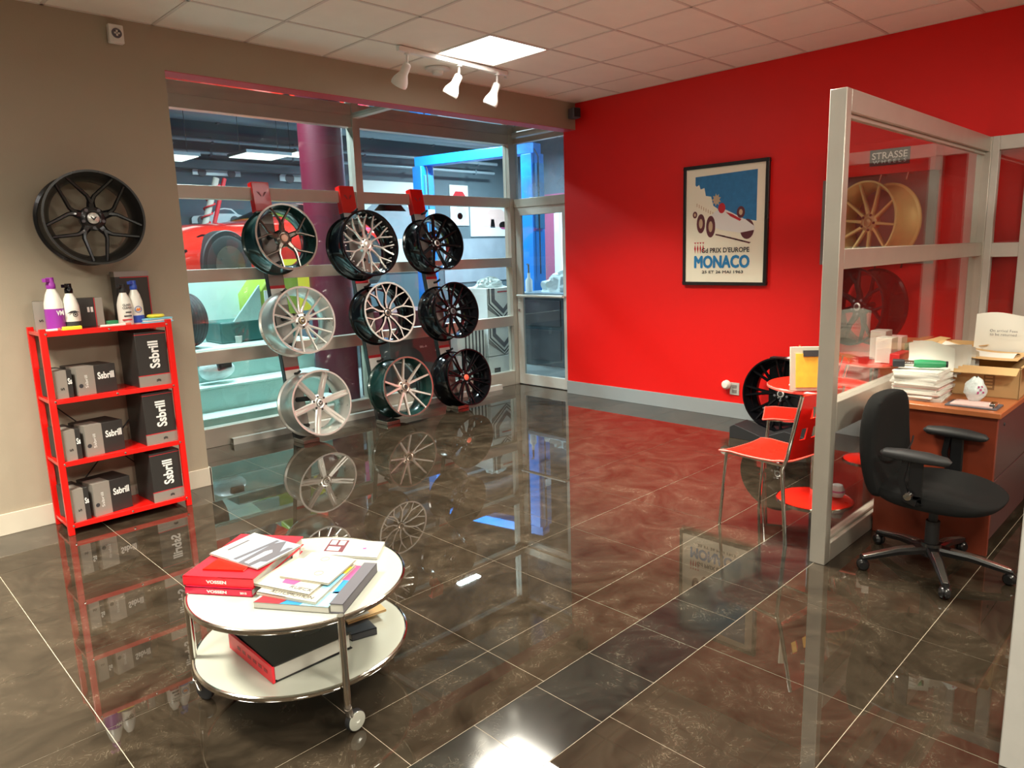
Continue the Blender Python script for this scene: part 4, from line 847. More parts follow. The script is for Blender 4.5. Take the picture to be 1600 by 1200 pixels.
# framed certificate-like board standing on the near table, brochures, cartons
t = thing('display_card', 'amber card in a pale frame standing above the red chair beside the post', 'card', (1.62, -2.05, .721))
ax = Vector((.62, -.78, 0)).normalized(); upv = Vector((.10, .08, 1)).normalized()
part('frame', MB().obox(Vector((1.66, -2.08, .848)), ax, ax.cross(upv), upv, .23, .012, .25), 'paper_cream', t, bevel=.003)
part('print', MB().obox(Vector((1.652, -2.086, .84)), ax, ax.cross(upv), upv, .17, .012, .19), 'amber', t)
part('label', MB().obox(Vector((1.660, -2.085, .935)), ax, ax.cross(upv), upv, .10, .014, .035), 'ink', t)
part('easel', MB().tube([(1.60, -2.00, .72), (1.64, -2.02, .98)], .006, 8), 'wood_top', t)
single('leaflet', MB().obox((1.80, -1.93, .7225), (1, .3, 0), (-.3, 1, 0), (0, 0, 1), .09, .06, .002), 'paper_pink', 'pink and white leaflet lying on the red bistro table', 'leaflet')
t = thing('soft_toy', 'small white and pink bag lying on the red base of the bistro table', 'bag', (1.97, -2.14, .03))
part('body', MB().lathe([(0, .0), (.035, .01), (.045, .04), (.03, .08), (0, .09)], 16, Matrix.Translation((1.97, -2.14, .022))), 'plastic_bag', t); part('pink_patch', MB().lathe([(.036, .02), (.0455, .04), (.036, .06)], 16, Matrix.Translation((1.97, -2.14, .023))), 'magenta', t)
for k, (x, y, w, d, h, m, lab) in enumerate(((2.80, -2.10, .12, .10, .17, 'bottle_white', 'white carton behind the glass, leftmost on the far red table'), (2.93, -2.02, .13, .10, .20, 'paper', 'white carton behind the glass in the middle of the far red table'), (3.06, -2.08, .12, .10, .15, 'paper_pink', 'pale pink carton behind the glass on the far red table'),
      (2.76, -2.20, .22, .06, .08, 'book_red', 'red carton lying in front of the white cartons on the far red table'), (2.97, -2.21, .11, .07, .12, 'teal_dark', 'dark green box with two white labels on the far red table'))):
    t = thing('carton', lab, 'box', (x, y, .741)); part('body', MB().box(x-w/2, x+w/2, y-d/2, y+d/2, .741, .741+h), m, t, bevel=.004)
    if k == 4: part('label', MB().box(x-.045, x-.01, y-d/2-.001, y-d/2+.002, .76, .81), 'label_white', t); part('label', MB().box(x+.01, x+.04, y-d/2-.001, y-d/2+.002, .765, .815), 'label_white', t)
    if k == 3: part('label', MB().box(x-.09, x+.07, y-d/2-.001, y-d/2+.002, .755, .775), 'label_white', t)
    if k in (0, 1): part('label', MB().box(x-.03, x+.03, y-d/2-.001, y-d/2+.002, .78, .80), 'ink_gray', t)

# ------------------------------------------------------------------ desk and what stands on it
DX0, DX1, DY0, DY1, DZ = 1.63, 3.25, -2.99, -2.46, .725
t = thing('office_desk', 'reddish brown wooden desk with drawers behind the office chair', 'desk', ((DX0+DX1)/2, (DY0+DY1)/2, 0))
part('desktop', MB().box(DX0-.02, DX1, DY0-.015, DY1, DZ-.03, DZ), 'wood_top', t, bevel=.005)
part('end_panel', MB().box(DX0, DX0+.03, DY0, DY1, 0.0, DZ-.03), 'wood_red', t, bevel=.002)
part('end_panel', MB().box(DX1-.04, DX1-.01, DY0, DY1, 0.0, DZ-.03), 'wood_red', t)
part('back_panel', MB().box(DX0+.03, DX1-.04, DY1-.04, DY1-.01, .05, DZ-.03), 'wood_red', t)
part('plinth', MB().box(DX0+.05, DX1-.05, DY0+.05, DY1-.05, 0, .07), 'black_matte', t)
for i, x in enumerate((DX0+.03, DX0+.83)):
    for (za, zb) in ((.38, DZ-.035), (.075, .372)):
        dr = part('drawer', MB().box(x+.003, x+.78, DY0+.002, DY0+.02, za, zb), 'wood_side', t, bevel=.002)
        part('lock', MB().lathe([(0, .003), (.008, .003), (.009, 0)], 12, Matrix.Translation((x+.12, DY0+.001, zb-.05)) @ Matrix.Rotation(PI/2, 4, 'X')), 'ink', dr)
part('carcass', MB().box(DX0+.03, DX1-.04, DY0+.02, DY1-.04, .08, DZ-.032), 'wood_side', t)
def open_box(label, cx, cy, z, w, d, h, ang, fl=.10, mark=False):
    t = thing('cardboard_box', label, 'box', (cx, cy, z), rz(ang)); a, b = w/2, d/2; th = .004
    mb = MB().box(-a, a, -b, b, 0, th).box(-a, a, -b, -b+th, 0, h).box(-a, a, b-th, b, 0, h).box(-a, -a+th, -b, b, 0, h).box(a-th, a, -b, b, 0, h)
    part('body', mb, 'cardboard', t, local=True, smooth=0)
    for s, q in ((-1, .06), (1, .04)):
        part('flap', MB().obox((0, s*(b+fl*.46), h+q*.3), (1, 0, 0), (0, 1, s*q*3), (0, -s*q*3, 1), w*.98, fl, .004), 'cardboard', t, local=True, smooth=0)
    part('flap', MB().obox((-(a+.045), 0, h-.01), (1, 0, .3), (0, 1, 0), (-.3, 0, 1), .09, d*.96, .004), 'cardboard', t, local=True, smooth=0)
    if mark:
        part('printed_label', MB().box(-a-.0012, -a, -b*.28, b*.05, h*.25, h*.80), 'cardboard_dark', t, local=True)
        for k in range(4): part('printed_line', MB().box(-a-.002, -a, -b*.22, -b*.0, h*(.32+.11*k), h*(.38+.11*k)), 'cardboard', t.children[-1], local=True)
    return t
open_box('open cardboard box with a printed label on the near right corner of the desk', 2.20, -2.84, DZ, .40, .30, .155, math.radians(2), mark=True)
open_box('open cardboard box farther back on the desk beside the glass partition', 2.55, -2.60, DZ, .34, .24, .20, math.radians(-4), fl=.06)
t = thing('paper_stack', 'tall untidy stack of white papers on the near end of the desk', 'papers', (1.82, -2.62, DZ))
z = DZ
for k in range(17):
    h = random.uniform(.006, .011); a = random.uniform(-.10, .10); cx = 1.83+random.uniform(-.012, .012)-.0*k; cy = -2.60+random.uniform(-.012, .012)
    part('papers', MB().obox((cx, cy, z+h/2), (math.cos(a), math.sin(a), 0), (-math.sin(a), math.cos(a), 0), (0, 0, 1), .27, .215, h*.9), ['paper_white', 'paper_white', 'paper_white', 'paper_pink'][k % 4 if k < 8 else 0], t, smooth=0); z += h
for k in range(7):   # leaning sheets behind
    a = .35+.05*k
    part('leaning_sheet', MB().grid(lambda u, v, k=k: Vector((1.90+.03*k+.02*math.sin(3*v), -2.50-.22*u-.012*k, DZ+.12+v*(.15-.006*k)+.02*math.sin(4*u+k))), 4, 6), 'paper_white', t)
zs_ = z
t = thing('power_tool', 'green and black hand torch lying on the paper stack', 'torch', (1.80, -2.62, zs_+.004))
da = Vector((.35, -.93, 0)).normalized(); p0 = Vector((1.76, -2.50, zs_+.03))
part('body', MB().tube([p0+da*.07, p0+da*.10, p0+da*.19, p0+da*.215], [.018, .023, .020, .016], 16), 'green_plastic', t); part('head', MB().obox(p0, da, Vector((-da.y, da.x, 0)), (0, 0, 1), .055, .06, .035), 'ink', t, bevel=.004)
part('neck', MB().tube([p0+da*.025, p0+da*.075], .016, 14), 'chrome', t); part('end_cap', MB().tube([p0+da*.212, p0+da*.225], .016, 16), 'black_matte', t)
t = thing('plastic_bag', 'crumpled white plastic bag with red print on the desk in front of the cardboard box', 'bag', (1.80, -2.86, DZ))
def bagf(u, v):
    a = 2*PI*u; r = .055*math.sin(PI*(v*.85+.1))*(1+.18*noise.noise(Vector((4*math.cos(a), 4*math.sin(a), 5*v)))); return Vector((1.80+r*math.cos(a), -2.85+r*.9*math.sin(a), DZ+.004+.13*v+.012*noise.noise(Vector((6*u, 6*v, 1)))))
part('body', MB().grid(bagf, 28, 12), 'plastic_bag', t)
mbp = MB()
for i, (u0, v0) in enumerate(((.56, .42), (.60, .50), (.64, .42), (.57, .60), (.63, .62), (.68, .52))): mbp.grid(lambda u, v, u0=u0, v0=v0: bagf(u0+.03*u, v0+.07*v)+Vector((-.0025, -.0015, 0)), 2, 2)
part('red_print', mbp, 'magenta', t)
t = thing('clipboard', 'flat dark tray with papers at the near edge of the desk', 'tray', (1.72, -2.86, DZ))
part('board', MB().box(1.655, 1.80, -2.975, -2.755, DZ, DZ+.008), 'ink_gray', t, bevel=.002); part('papers', MB().box(1.665, 1.79, -2.955, -2.775, DZ+.008, DZ+.014), 'paper_pink', t); part('clip', MB().box(1.67, 1.73, -2.965, -2.94, DZ+.008, DZ+.030), 'chrome', t, bevel=.003)
t = thing('padded_envelope', 'torn open brown padded envelope lying across the cardboard boxes', 'envelope', (2.26, -2.76, .93))
part('envelope', MB().grid(lambda u, v: Vector((2.05+.34*v, -2.55-.42*u, .945-.045*u+.02*math.sin(3*v)+.03*abs(v-.5)-.02*math.sin(PI*u))), 10, 6), 'cardboard', t)
part('paper', MB().grid(lambda u, v: Vector((2.10+.24*v, -2.60-.34*u, .960-.045*u+.02*math.sin(4*v)-.02*math.sin(PI*u))), 8, 5), 'paper_white', t)
t = thing('paper_sheet', 'large white printed sheet standing up in the cardboard box at the right edge', 'paper', (2.35, -2.88, .88))
def shf(u, v): return Vector((2.36+.05*math.sin(3*u)+.02*v, -2.70-.30*u, .90+.22*v+.01*math.sin(6*u)))
o_ = part('sheet', MB().grid(shf, 10, 6), 'paper_white', t)
text('lettering', 'On arrival Fees\nto be returned', (2.385, -2.83, 1.02), (.0, -1, 0), (.09, 0, 1), .13, .035, 'ink_gray', o_, ext=-.012)

# ------------------------------------------------------------------ office chair
CX, CY = 1.315, -2.83
t = thing('office_chair', 'black fabric swivel chair with armrests and five-star base inside the partition', 'office chair', (CX, CY, 0), rz(math.radians(-2)))
# local frame: chair faces -y
def sec(mb, rings):   # rings of equal length -> skin
    n = len(rings[0]); vs = [v for r in rings for v in r]; fs = []
    for i in range(len(rings)-1):
        for k in range(n): a = i*n+k; b = i*n+(k+1) % n; fs.append((a, b, b+n, a+n))
    fs.append(tuple(range(n))[::-1]); fs.append(tuple((len(rings)-1)*n+k for k in range(n))); return mb.add(vs, fs)
def sup(a, b, e=2.6, n=28): return [(a*math.copysign(abs(math.cos(q))**(2/e), math.cos(q)), b*math.copysign(abs(math.sin(q))**(2/e), math.sin(q))) for q in [2*PI*k/n for k in range(n)]]
mb = MB(); rs = []
for (z, s) in ((-.048, .72), (-.040, .90), (-.018, .985), (.0, 1.0), (.018, .985), (.032, .90), (.040, .70), (.036, .35)):
    rs.append([Vector((x*s, y*s-.02, .390+z+(-.018*max(0, -y/.25)**2 if z > 0 else 0)+.012*(abs(x)/.25)**2*(1 if z > 0 else 0))) for x, y in sup(.262, .262, 2.6)])
part('seat', sec(mb, rs), 'black_fabric', t, local=True, subsurf=1)
mb = MB(); rs = []
hs = [(0, .70, .6), (.02, .86, .9), (.10, .98, 1), (.20, 1.0, 1), (.30, .97, 1), (.38, .90, 1), (.44, .74, .9), (.465, .45, .6)]
for (h, wsc, tsc) in hs:
    z = .350+h*1.04; yb = .235+.05*math.sin(h*5.5)-.02
    rs.append([Vector((x*wsc, yb+y*tsc+.10*(abs(x*wsc)/.24)**2*-.35, z)) for x, y in sup(.245, .052, 3.0)])
part('backrest', sec(mb, rs), 'black_fabric', t, local=True, subsurf=1)
mbs = MB().tube([Vector((.19*math.sin(a), .175-.02*math.cos(a*1.0), .61-.075*math.cos(a))) for a in [(-1.25+2.5*k/14) for k in range(15)]], .004, 6)
part('seam', mbs, 'black_matte', t, local=True)
part('back_support', MB().sweep([(0, .10, .385), (0, .24, .40), (0, .30, .48), (0, .285, .62)], [.07, .07, .07, .05], [.02]*4, .8, up=(0, .5, .86)), 'black_satin', t, local=True)
for s in (-1, 1):
    ar = part('armrest', MB().tube([(s*.272, .145, .625), (s*.272, .13, .632), (s*.272, .06, .636), (s*.270, -.04, .634), (s*.264, -.11, .626), (s*.262, -.128, .620)], [.018, .034, .042, .042, .032, .014], 16), 'black_matte', t, local=True)
    for v in ar.data.vertices: v.co.z = .604+(v.co.z-.628)*.62
    part('arm_support', MB().sweep([(s*.21, .0, .40), (s*.27, .0, .395), (s*.278, .0, .43), (s*.278, .0, .62)], [.055, .06, .06, .055], [.018]*4, .9, up=(s*.7, 0, .7)).sweep([(s*.292, .04, .60), (s*.294, .055, .50), (s*.29, .03, .41), (s*.29, -.01, .40)], [.03]*4, [.02]*4, .9, up=(s, 0, 0)), 'black_satin', ar, local=True)
    part('arm_knob', MB().lathe([(0, .02), (.016, .018), (.02, 0)], 14, Matrix.Translation((s*.29, .02, .43)) @ Matrix.Rotation(s*PI/2, 4, 'Y')), 'chrome', ar, local=True)
part('mechanism', MB().box(-.08, .08, -.10, .12, .335, .385), 'black_satin', t, local=True, bevel=.01)
part('lever', MB().tube([(.06, .08, .36), (.20, .14, .345), (.24, .15, .345)], .005, 8), 'chrome', t, local=True)
part('gas_lift', MB().tube([(0, 0, .09), (0, 0, .24)], .030, 18).tube([(0, 0, .24), (0, 0, .34)], .02, 16), 'black_matte', t, local=True)
bs = part('base_hub', MB().lathe([(0, .135), (.04, .13), (.05, .10), (.045, .07), (0, .065)], 24), 'black_satin', t, local=True)
off = math.radians(134+2)
for k in range(5):
    a = off+2*PI*k/5; d = Vector((math.cos(a), math.sin(a), 0)); pd = Vector((-d.y, d.x, 0))
    lg = part('base_arm', MB().sweep([d*.03+Vector((0, 0, .118)), d*.16+Vector((0, 0, .108)), d*.30+Vector((0, 0, .078)), d*.325+Vector((0, 0, .072))], [.060, .048, .036, .030], [.035, .03, .024, .02], .75), 'black_satin', t, local=True)
    part('arm_strip', MB().sweep([d*.08+Vector((0, 0, .1155)), d*.16+Vector((0, 0, .1095)), d*.30+Vector((0, 0, .0795)), d*.318+Vector((0, 0, .0755))], [.030, .030, .024, .020], [.004]*4, .9), 'gun_edge', lg, local=True)
    c = d*.315+Vector((0, 0, .028)); w_ = Matrix.Translation(c) @ (d*.3+pd).normalized().to_track_quat('Z', 'Y').to_matrix().to_4x4()
    part('castor', MB().lathe([(0, .024), (.018, .023), (.027, .014), (.028, .004), (.020, .002), (.020, -.002), (.028, -.004), (.027, -.014), (.018, -.023), (0, -.024)], 24, w_), 'black_satin', lg, local=True)
    part('castor_stem', MB().tube([d*.318+Vector((0, 0, .03)), d*.318+Vector((0, 0, .065))], .008, 8), 'black_matte', lg, local=True)

# ------------------------------------------------------------------ workshop behind the glass
GX0, GX1, GY1, GZ = -4.0, 10.5, 9.2, 4.6
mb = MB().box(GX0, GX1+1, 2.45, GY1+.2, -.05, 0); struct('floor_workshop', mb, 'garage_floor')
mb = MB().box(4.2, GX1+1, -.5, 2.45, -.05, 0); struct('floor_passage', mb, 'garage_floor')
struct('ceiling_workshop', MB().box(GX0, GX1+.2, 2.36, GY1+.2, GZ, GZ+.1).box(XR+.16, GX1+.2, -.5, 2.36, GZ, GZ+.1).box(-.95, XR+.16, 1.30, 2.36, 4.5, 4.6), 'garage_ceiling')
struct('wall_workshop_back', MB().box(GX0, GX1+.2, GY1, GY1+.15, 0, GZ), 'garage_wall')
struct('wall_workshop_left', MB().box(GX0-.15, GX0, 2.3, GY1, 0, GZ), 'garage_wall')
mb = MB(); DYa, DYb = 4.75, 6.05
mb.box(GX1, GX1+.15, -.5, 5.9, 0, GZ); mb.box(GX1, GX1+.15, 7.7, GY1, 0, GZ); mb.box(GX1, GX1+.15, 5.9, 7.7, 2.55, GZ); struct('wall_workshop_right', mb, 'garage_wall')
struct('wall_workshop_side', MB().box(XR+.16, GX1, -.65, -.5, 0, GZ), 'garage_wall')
d2 = tag(thing('door_2', None, None, (0, 0, 0)), kind='structure')
part('door_frame', MB().box(GX1-.05, GX1+.02, 7.7, 8.25, 0, 2.85).box(GX1-.05, GX1+.02, 5.6, 5.9, 0, 2.85).box(GX1-.05, GX1+.02, 5.9, 7.7, 2.55, 2.85), 'pinkwall', d2)
part('jamb', MB().box(GX1-.08, GX1, 7.55, 7.7, 0, 2.55).box(GX1-.08, GX1, 5.9, 7.7, 2.43, 2.55), 'exit_white', d2)
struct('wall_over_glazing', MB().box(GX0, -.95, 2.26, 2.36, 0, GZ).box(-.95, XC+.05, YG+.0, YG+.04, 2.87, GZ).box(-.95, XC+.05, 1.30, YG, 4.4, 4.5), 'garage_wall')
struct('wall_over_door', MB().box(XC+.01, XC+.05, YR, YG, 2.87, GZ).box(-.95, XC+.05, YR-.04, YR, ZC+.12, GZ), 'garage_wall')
# maroon column
t = single('column', MB().lathe([(.225, 0), (.225, GZ)], 48, Matrix.Translation((1.80, 3.2, 0))), 'maroon', 'thick round maroon column just behind the glazing', 'column')
# ducts and pipes under the workshop ceiling
for (y, z, r, lab) in ((8.4, 3.95, .16, 'thick round duct high along the workshop back wall'), (8.7, 3.55, .035, 'thin pipe below the thick duct along the workshop back wall'), (8.8, 3.36, .03, 'lowest thin pipe along the workshop back wall')):
    t = thing('pipe', lab, 'pipe', (6, y, z)); part('pipe', MB().tube([(GX0, y, z), (9.6, y, z)], r, 16), 'pipe', t)
    for k in range(8): part('bracket', MB().box(-1.5+1.5*k, -1.46+1.5*k, y-.03, y+.06, z-r-.02, z+r+.02), 'garage_wall', t)
t = thing('ceiling_beam', 'dark beam crossing the workshop ceiling', 'beam', (2, 6, 4.2)); part('beam', MB().box(GX0, 4.2, 5.6, 6.0, 4.05, GZ), 'garage_ceiling', t)
t = thing('ceiling_beam', 'grey horizontal beam near the workshop back wall', 'beam', (2, 8, 3.4)); part('beam', MB().box(GX0, 5.2, 8.95, 9.12, 3.12, 3.26), 'garage_wall', t)
for (x, y, z) in ((2.85, 6.7, 3.05), (4.3, 7.9, 3.30), (1.5, 6.7, 2.95)):
    t = thing('workshop_light', {2.85: 'flat rectangular hanging light in the workshop, centre one', 4.3: 'flat hanging workshop light partly behind the maroon column', 1.5: 'flat hanging workshop light beside the grey wall edge'}[x], 'hanging light', (x, y, z))
    part('diffuser', MB().box(x-.33, x+.33, y-.3, y+.3, z, z+.01), 'garage_panel', t); part('housing', MB().box(x-.35, x+.35, y-.32, y+.32, z+.01, z+.05), 'garage_wall', t)
    part('hanger', MB().tube([(x-.3, y, z+.05), (x-.3, y, GZ)], .004, 6), 'black_matte', t); part('hanger', MB().tube([(x+.3, y, z+.05), (x+.3, y, GZ)], .004, 6), 'black_matte', t)
# car silhouettes on the wall
def car_sil(x, z, L, lab, roof=True, m='car_silver', y=GY1-.03):
    t = thing('wall_cutout', lab, 'wall decoration', (x, y, z)); H = L*.3
    p = [(-.5, .05), (-.5, .34), (-.46, .48), (-.25, .56), (-.12, .62)]
    p += [(-.02, .92), (.12, 1.0), (.26, .96), (.38, .62)] if roof else [(-.04, .66), (.02, .84), (.05, .66), (.30, .62)]
    p += [(.48, .55), (.5, .30), (.5, .05)]
    part('outline', MB().prism([(a*L, b*H) for a, b in p], (x, y, z), (1, 0, 0), (0, 0, 1), .02), m, t, smooth=0)
    for s in (-.31, .30):
        part('wheel', MB().lathe([(0, .01), (.085*L, .01), (.085*L, 0)], 20, Matrix.Translation((x+s*L, y-.02, z+.07*L)) @ Matrix.Rotation(PI/2, 4, 'X')), 'ink_gray', t)
    part('window', MB().prism([(a*L, b*H) for a, b in ([(-.06, .66), (.02, .88), (.12, .93), (.24, .88), (.32, .66)] if roof else [(-.02, .66), (.02, .78), (.03, .66)])], (x, y-.021, z), (1, 0, 0), (0, 0, 1), .004), 'garage_wall', t, smooth=0)
car_sil(3.25, 3.02, .85, 'white open-top car cut-out high on the workshop wall, left one', False)
car_sil(4.95, 2.98, 1.05, 'white coupe car cut-out high on the workshop wall beside the column')
car_sil(3.2, 2.20, .95, 'white coupe car cut-out lower on the workshop wall, left one')
def wall_poster(x0, x1, z0, z1, lab, art, m='poster_white'):
    t = thing('wall_poster', lab, 'poster', ((x0+x1)/2, GY1-.02, z0)); part('sheet', MB().box(x0, x1, GY1-.03, GY1-.001, z0, z1), m, t)
    for (nm, q, mm) in art: part(nm, MB().prism([(x0+(x1-x0)*a, z0+(z1-z0)*b) for a, b in q], (0, GY1-.031, 0), (1, 0, 0), (0, 0, 1), .004), mm, t, smooth=0)
wall_poster(5.95, 7.6, 1.2, 3.1, 'large white banner with a pale silver car on the workshop wall', [('printed_car', [(.05, .45), (.10, .62), (.35, .78), (.75, .80), (.95, .66), (.98, .45), (.8, .38), (.2, .36)], 'poster_grey'), ('printed_window', [(.32, .68), (.42, .76), (.72, .77), (.82, .68)], 'car_silver')])
wall_poster(8.55, 9.1, 2.75, 3.1, 'small red and white poster top left of the poster group', [('printed_car', [(.1, .2), (.3, .6), (.7, .6), (.9, .2)], 'label_red')])
wall_poster(8.55, 9.1, 2.2, 2.7, 'small white poster with a round dark car front drawing', [('printed_car', disc(.5, .5, .38, 18), 'car_silver'), ('printed_grille', disc(.5, .42, .15, 14), 'ink_gray')])
wall_poster(9.15, 10.4, 1.95, 2.75, 'wide pale poster with a pink and red sports car', [('printed_car', [(.3, .3), (.35, .6), (.5, .78), (.8, .8), (.98, .6), (.98, .25)], 'paper_pink'), ('printed_wheel', disc(.85, .32, .12, 16), 'magenta'), ('printed_grille', [(.5, .25), (.62, .25), (.60, .5), (.52, .5)], 'ink_gray')], 'exit_white')
wall_poster(8.3, 10.4, .9, 1.9, 'pale blue-grey board below the car posters', [], 'poster_grey')
# blue two-post lift
t = thing('car_lift', 'blue two-post car lift with a sloping overhead beam behind the glazing', 'car lift', (5.8, 6.0, 0))
for (px, py) in ((5.72, 6.5), (6.20, 4.35)):
    p_ = part('post', MB().box(px-.14, px+.14, py-.12, py+.12, 0, 3.05), 'lift_blue', t, bevel=.01)
    part('carriage', MB().box(px-.09, px+.09, py-.17, py-.11, 1.9, 2.9), 'sky_blue', p_, bevel=.01)
    part('base_plate', MB().box(px-.25, px+.25, py-.25, py+.25, 0, .02), 'lift_blue', p_)
    part('hose', MB().tube([(px-.05, py-.18, 1.2), (px-.05, py-.18, 3.0), (px-.08, py-.1, 3.15), (px-.02, py, 3.1)], .010, 8), 'black_matte', p_)
    part('latch', MB().box(px-.06, px+.06, py-.2, py-.16, 2.2, 2.32), 'exit_white', p_)
part('beam', MB().obox((5.96, 5.42, 3.13), (.48, -2.15, 0), (2.15, .48, 0), (0, 0, 1), 2.4, .22, .16), 'lift_blue', t, bevel=.01)
# red sports car on a lift (front left)
t = thing('sports_car', 'red sports car raised on a lift behind the glazing', 'car', (2.055, 5.566, 1.17), rz(math.radians(112)))
# local: +y = forward direction, x = width, origin under the middle
def carbody(u, v):
    s = (u-.5)*4.4; W2 = .94*(1-.25*max(0, abs(s)/2.2-.75)/.25)
    prof = [(-2.2, .70), (-1.9, .90), (-1.5, .98), (-1.1, 1.12), (-.7, 1.14), (-.15, .92), (.5, .85), (1.36, .80), (1.9, .66), (2.2, .44)]
    for (a, b), (c, d) in zip(prof, prof[1:]):
        if a <= s <= c+1e-6: H = b+(d-b)*(s-a)/(c-a); break
    q = v*PI; e = .45
    x = W2*math.copysign(abs(math.cos(q))**e, math.cos(q)); z = .22+(H-.22)*abs(math.sin(q))**.55
    if z > .80: x *= 1-.45*(z-.80)/.4
    return Vector((x, s, z))
part('body', MB().grid(carbody, 44, 26), 'car_red', t, local=True)
part('underbody', MB().box(-.85, .85, -2.0, 2.0, .20, .26), 'black_matte', t, local=True)
for sx in (-1, 1):
    for sy in (-1.32, 1.36):
        wm = Matrix.Translation((sx*.865, sy, .33)) @ Matrix.Rotation(sx*PI/2, 4, 'Y')
        ar = part('wheel_arch', MB().lathe([(0, .070), (.375, .070), (.385, .060), (.385, -.06)], 40, wm), 'black_matte', t, local=True)
        tw = part('wheel', MB().lathe([(.20, .082), (.30, .084), (.325, .074), (.325, -.10), (.2, -.1)], 40, wm), 'tyre', t, local=True)
        part('brake_disc', MB().lathe([(0, .076), (.13, .076), (.14, .07)], 28, wm), 'gun_edge', tw, local=True)
        part('rim', MB().lathe([(.19, .083), (.215, .088), (.215, .05)], 32, wm), 'gunmetal', tw, local=True)
    part('headlight', MB().add([carbody(.93, .5-sx*.40)+Vector((sx*.01, .02, .012)), carbody(.80, .5-sx*.30)+Vector((0, 0, .014)), carbody(.86, .5-sx*.24)+Vector((0, .0, .014)), carbody(.965, .5-sx*.30)+Vector((0, .02, .012))], [(0, 1, 2, 3)]), 'black_gloss', t, local=True, smooth=0)
part('windscreen', MB().grid(lambda u, v: carbody(.35+.105*u, .32+.36*v)+Vector((0, .01, .010)), 6, 8), 'black_gloss', t, local=True)
mb = MB().obox((2.38, 4.76, 1.12), (.927, .375, 0), (-.375, .927, 0), (0, 0, 1), 3.6, .35, .08).obox((1.73, 6.37, 1.12), (.927, .375, 0), (-.375, .927, 0), (0, 0, 1), 3.6, .35, .08)
t = thing('ramp_lift', 'pale lift rails carrying the red sports car', 'car lift', (1.9, 5, 0)); part('rail', mb, 'pipe', t); part('column', MB().obox((3.4, 5.2, .54), (.8, .6, 0), (-.6, .8, 0), (0, 0, 1), .2, .3, 1.1), 'pipe', t); part('column', MB().obox((2.6, 6.75, .54), (.8, .6, 0), (-.6, .8, 0), (0, 0, 1), .2, .3, 1.1), 'pipe', t)
hk = part('lift_hook', MB().tube([(1.22, 4.0, 1.14), (1.22, 4.0, 1.30), (1.25, 3.97, 1.36)], .012, 8), 'yellow', t); part('hook_ball', MB().lathe([(0, -.03), (.03, 0), (0, .03)], 10, Matrix.Translation((1.22, 3.98, 1.12))), 'yellow', hk)
# leaning red and white strut, yellow cabinet
t = thing('suspension_strut', 'red and white spring strut leaning behind the red car', 'strut', (2.05, 7.0, 1.9))
a, b = Vector((1.98, 7.0, 1.85)), Vector((2.30, 7.0, 2.75))
part('damper', MB().tube([a, b], .045, 12), 'paper', t); part('damper', MB().tube([a+Vector((.14, 0, 0)), b+Vector((.12, 0, 0))], .03, 12), 'label_red', t)
part('coil', MB().tube([a.lerp(b, k/60)+Vector((.07*math.cos(k*.7), .07*math.sin(k*.7), 0)) for k in range(10, 56)], .012, 6), 'label_red', t)
single('tool_cart', MB().box(2.90, 3.35, 7.3, 7.8, 0, 2.16), 'yellow', 'bright yellow machine casing beyond the red car', 'machine', bevel=.08)
single('wall_sheet', MB().box(1.62, 2.05, 4.05, 4.08, .95, 1.55), 'yellow', 'plain yellow sheet behind the silver rim of the left column', 'sheet')
# teal lift platform with diamond-plate steps, tyre, pale board, green machine
t = thing('lift_platform', 'pale teal stepped lift platform low behind the glazing', 'platform', (.6, 3.0, 0))
part('upper_step', MB().box(-1.5, 1.45, 3.05, 4.3, .0, .72), 'teal_deck', t, bevel=.01); part('deck', MB().box(-1.5, 1.46, 3.04, 4.3, .72, .735), 'teal_board', t)
part('middle_step', MB().box(-1.5, 1.40, 2.72, 3.05, 0, .42), 'teal_deck', t, bevel=.01); part('deck', MB().box(-1.5, 1.41, 2.71, 3.05, .42, .435), 'teal_board', t)
part('lower_step', MB().box(-1.5, 1.35, 2.45, 2.72, 0, .20), 'teal_deck', t, bevel=.01); part('deck', MB().box(-1.5, 1.36, 2.44, 2.72, .20, .21), 'teal_board', t)
t = thing('tyre', 'upright black tyre on the teal platform at the left of the glazing', 'tyre', (.36, 3.4, .735))
wm = Matrix.Translation((.29, 3.42, .735+.262)) @ Matrix.Scale(.87, 4) @ Matrix.Rotation(math.radians(18), 4, 'Z') @ Matrix.Rotation(PI/2, 4, 'Y')
part('tread', MB().lathe([(.19, .10), (.27, .115), (.298, .09), (.30, 0), (.298, -.09), (.27, -.115), (.19, -.10), (.19, 0)], 48, wm, closed=True), 'tyre', t)
for k in (-.06, -.02, .02, .06): part('groove', MB().lathe([(.3015, k-.004), (.3015, k+.004), (.298, k+.004), (.298, k-.004)], 48, wm, closed=True), 'ink', t)
single('board', MB().add([(.20, 3.75, .74), (1.20, 3.75, .74), (1.25, 3.80, 1.38), (.26, 3.80, 1.42), (.20, 3.77, .74), (1.20, 3.77, .74), (1.25, 3.82, 1.38), (.26, 3.82, 1.42)], [(0,1,2,3),(7,6,5,4),(0,4,5,1),(1,5,6,2),(2,6,7,3),(3,7,4,0)]), 'teal_board', 'pale translucent plastic sheet standing behind the upright tyre', 'sheet', smooth=0)
t = thing('tyre_machine', 'lime green workshop machine with a dark base behind the left rims', 'machine', (1.25, 3.65, .735))
part('body', MB().prism([(1.02, .95), (1.50, .95), (1.50, 1.40), (1.20, 1.42), (1.02, 1.20)], (0, 3.85, 0), (1, 0, 0), (0, 0, 1), .5), 'lime', t, bevel=.02)
part('base', MB().box(.62, 1.5, 3.36, 3.80, .735, .95), 'teal_dark', t, bevel=.02); part('cup', MB().lathe([(.03, 0), (.035, .07), (0, .07)], 16, Matrix.Translation((.78, 3.33, .735))), 'paper', t)
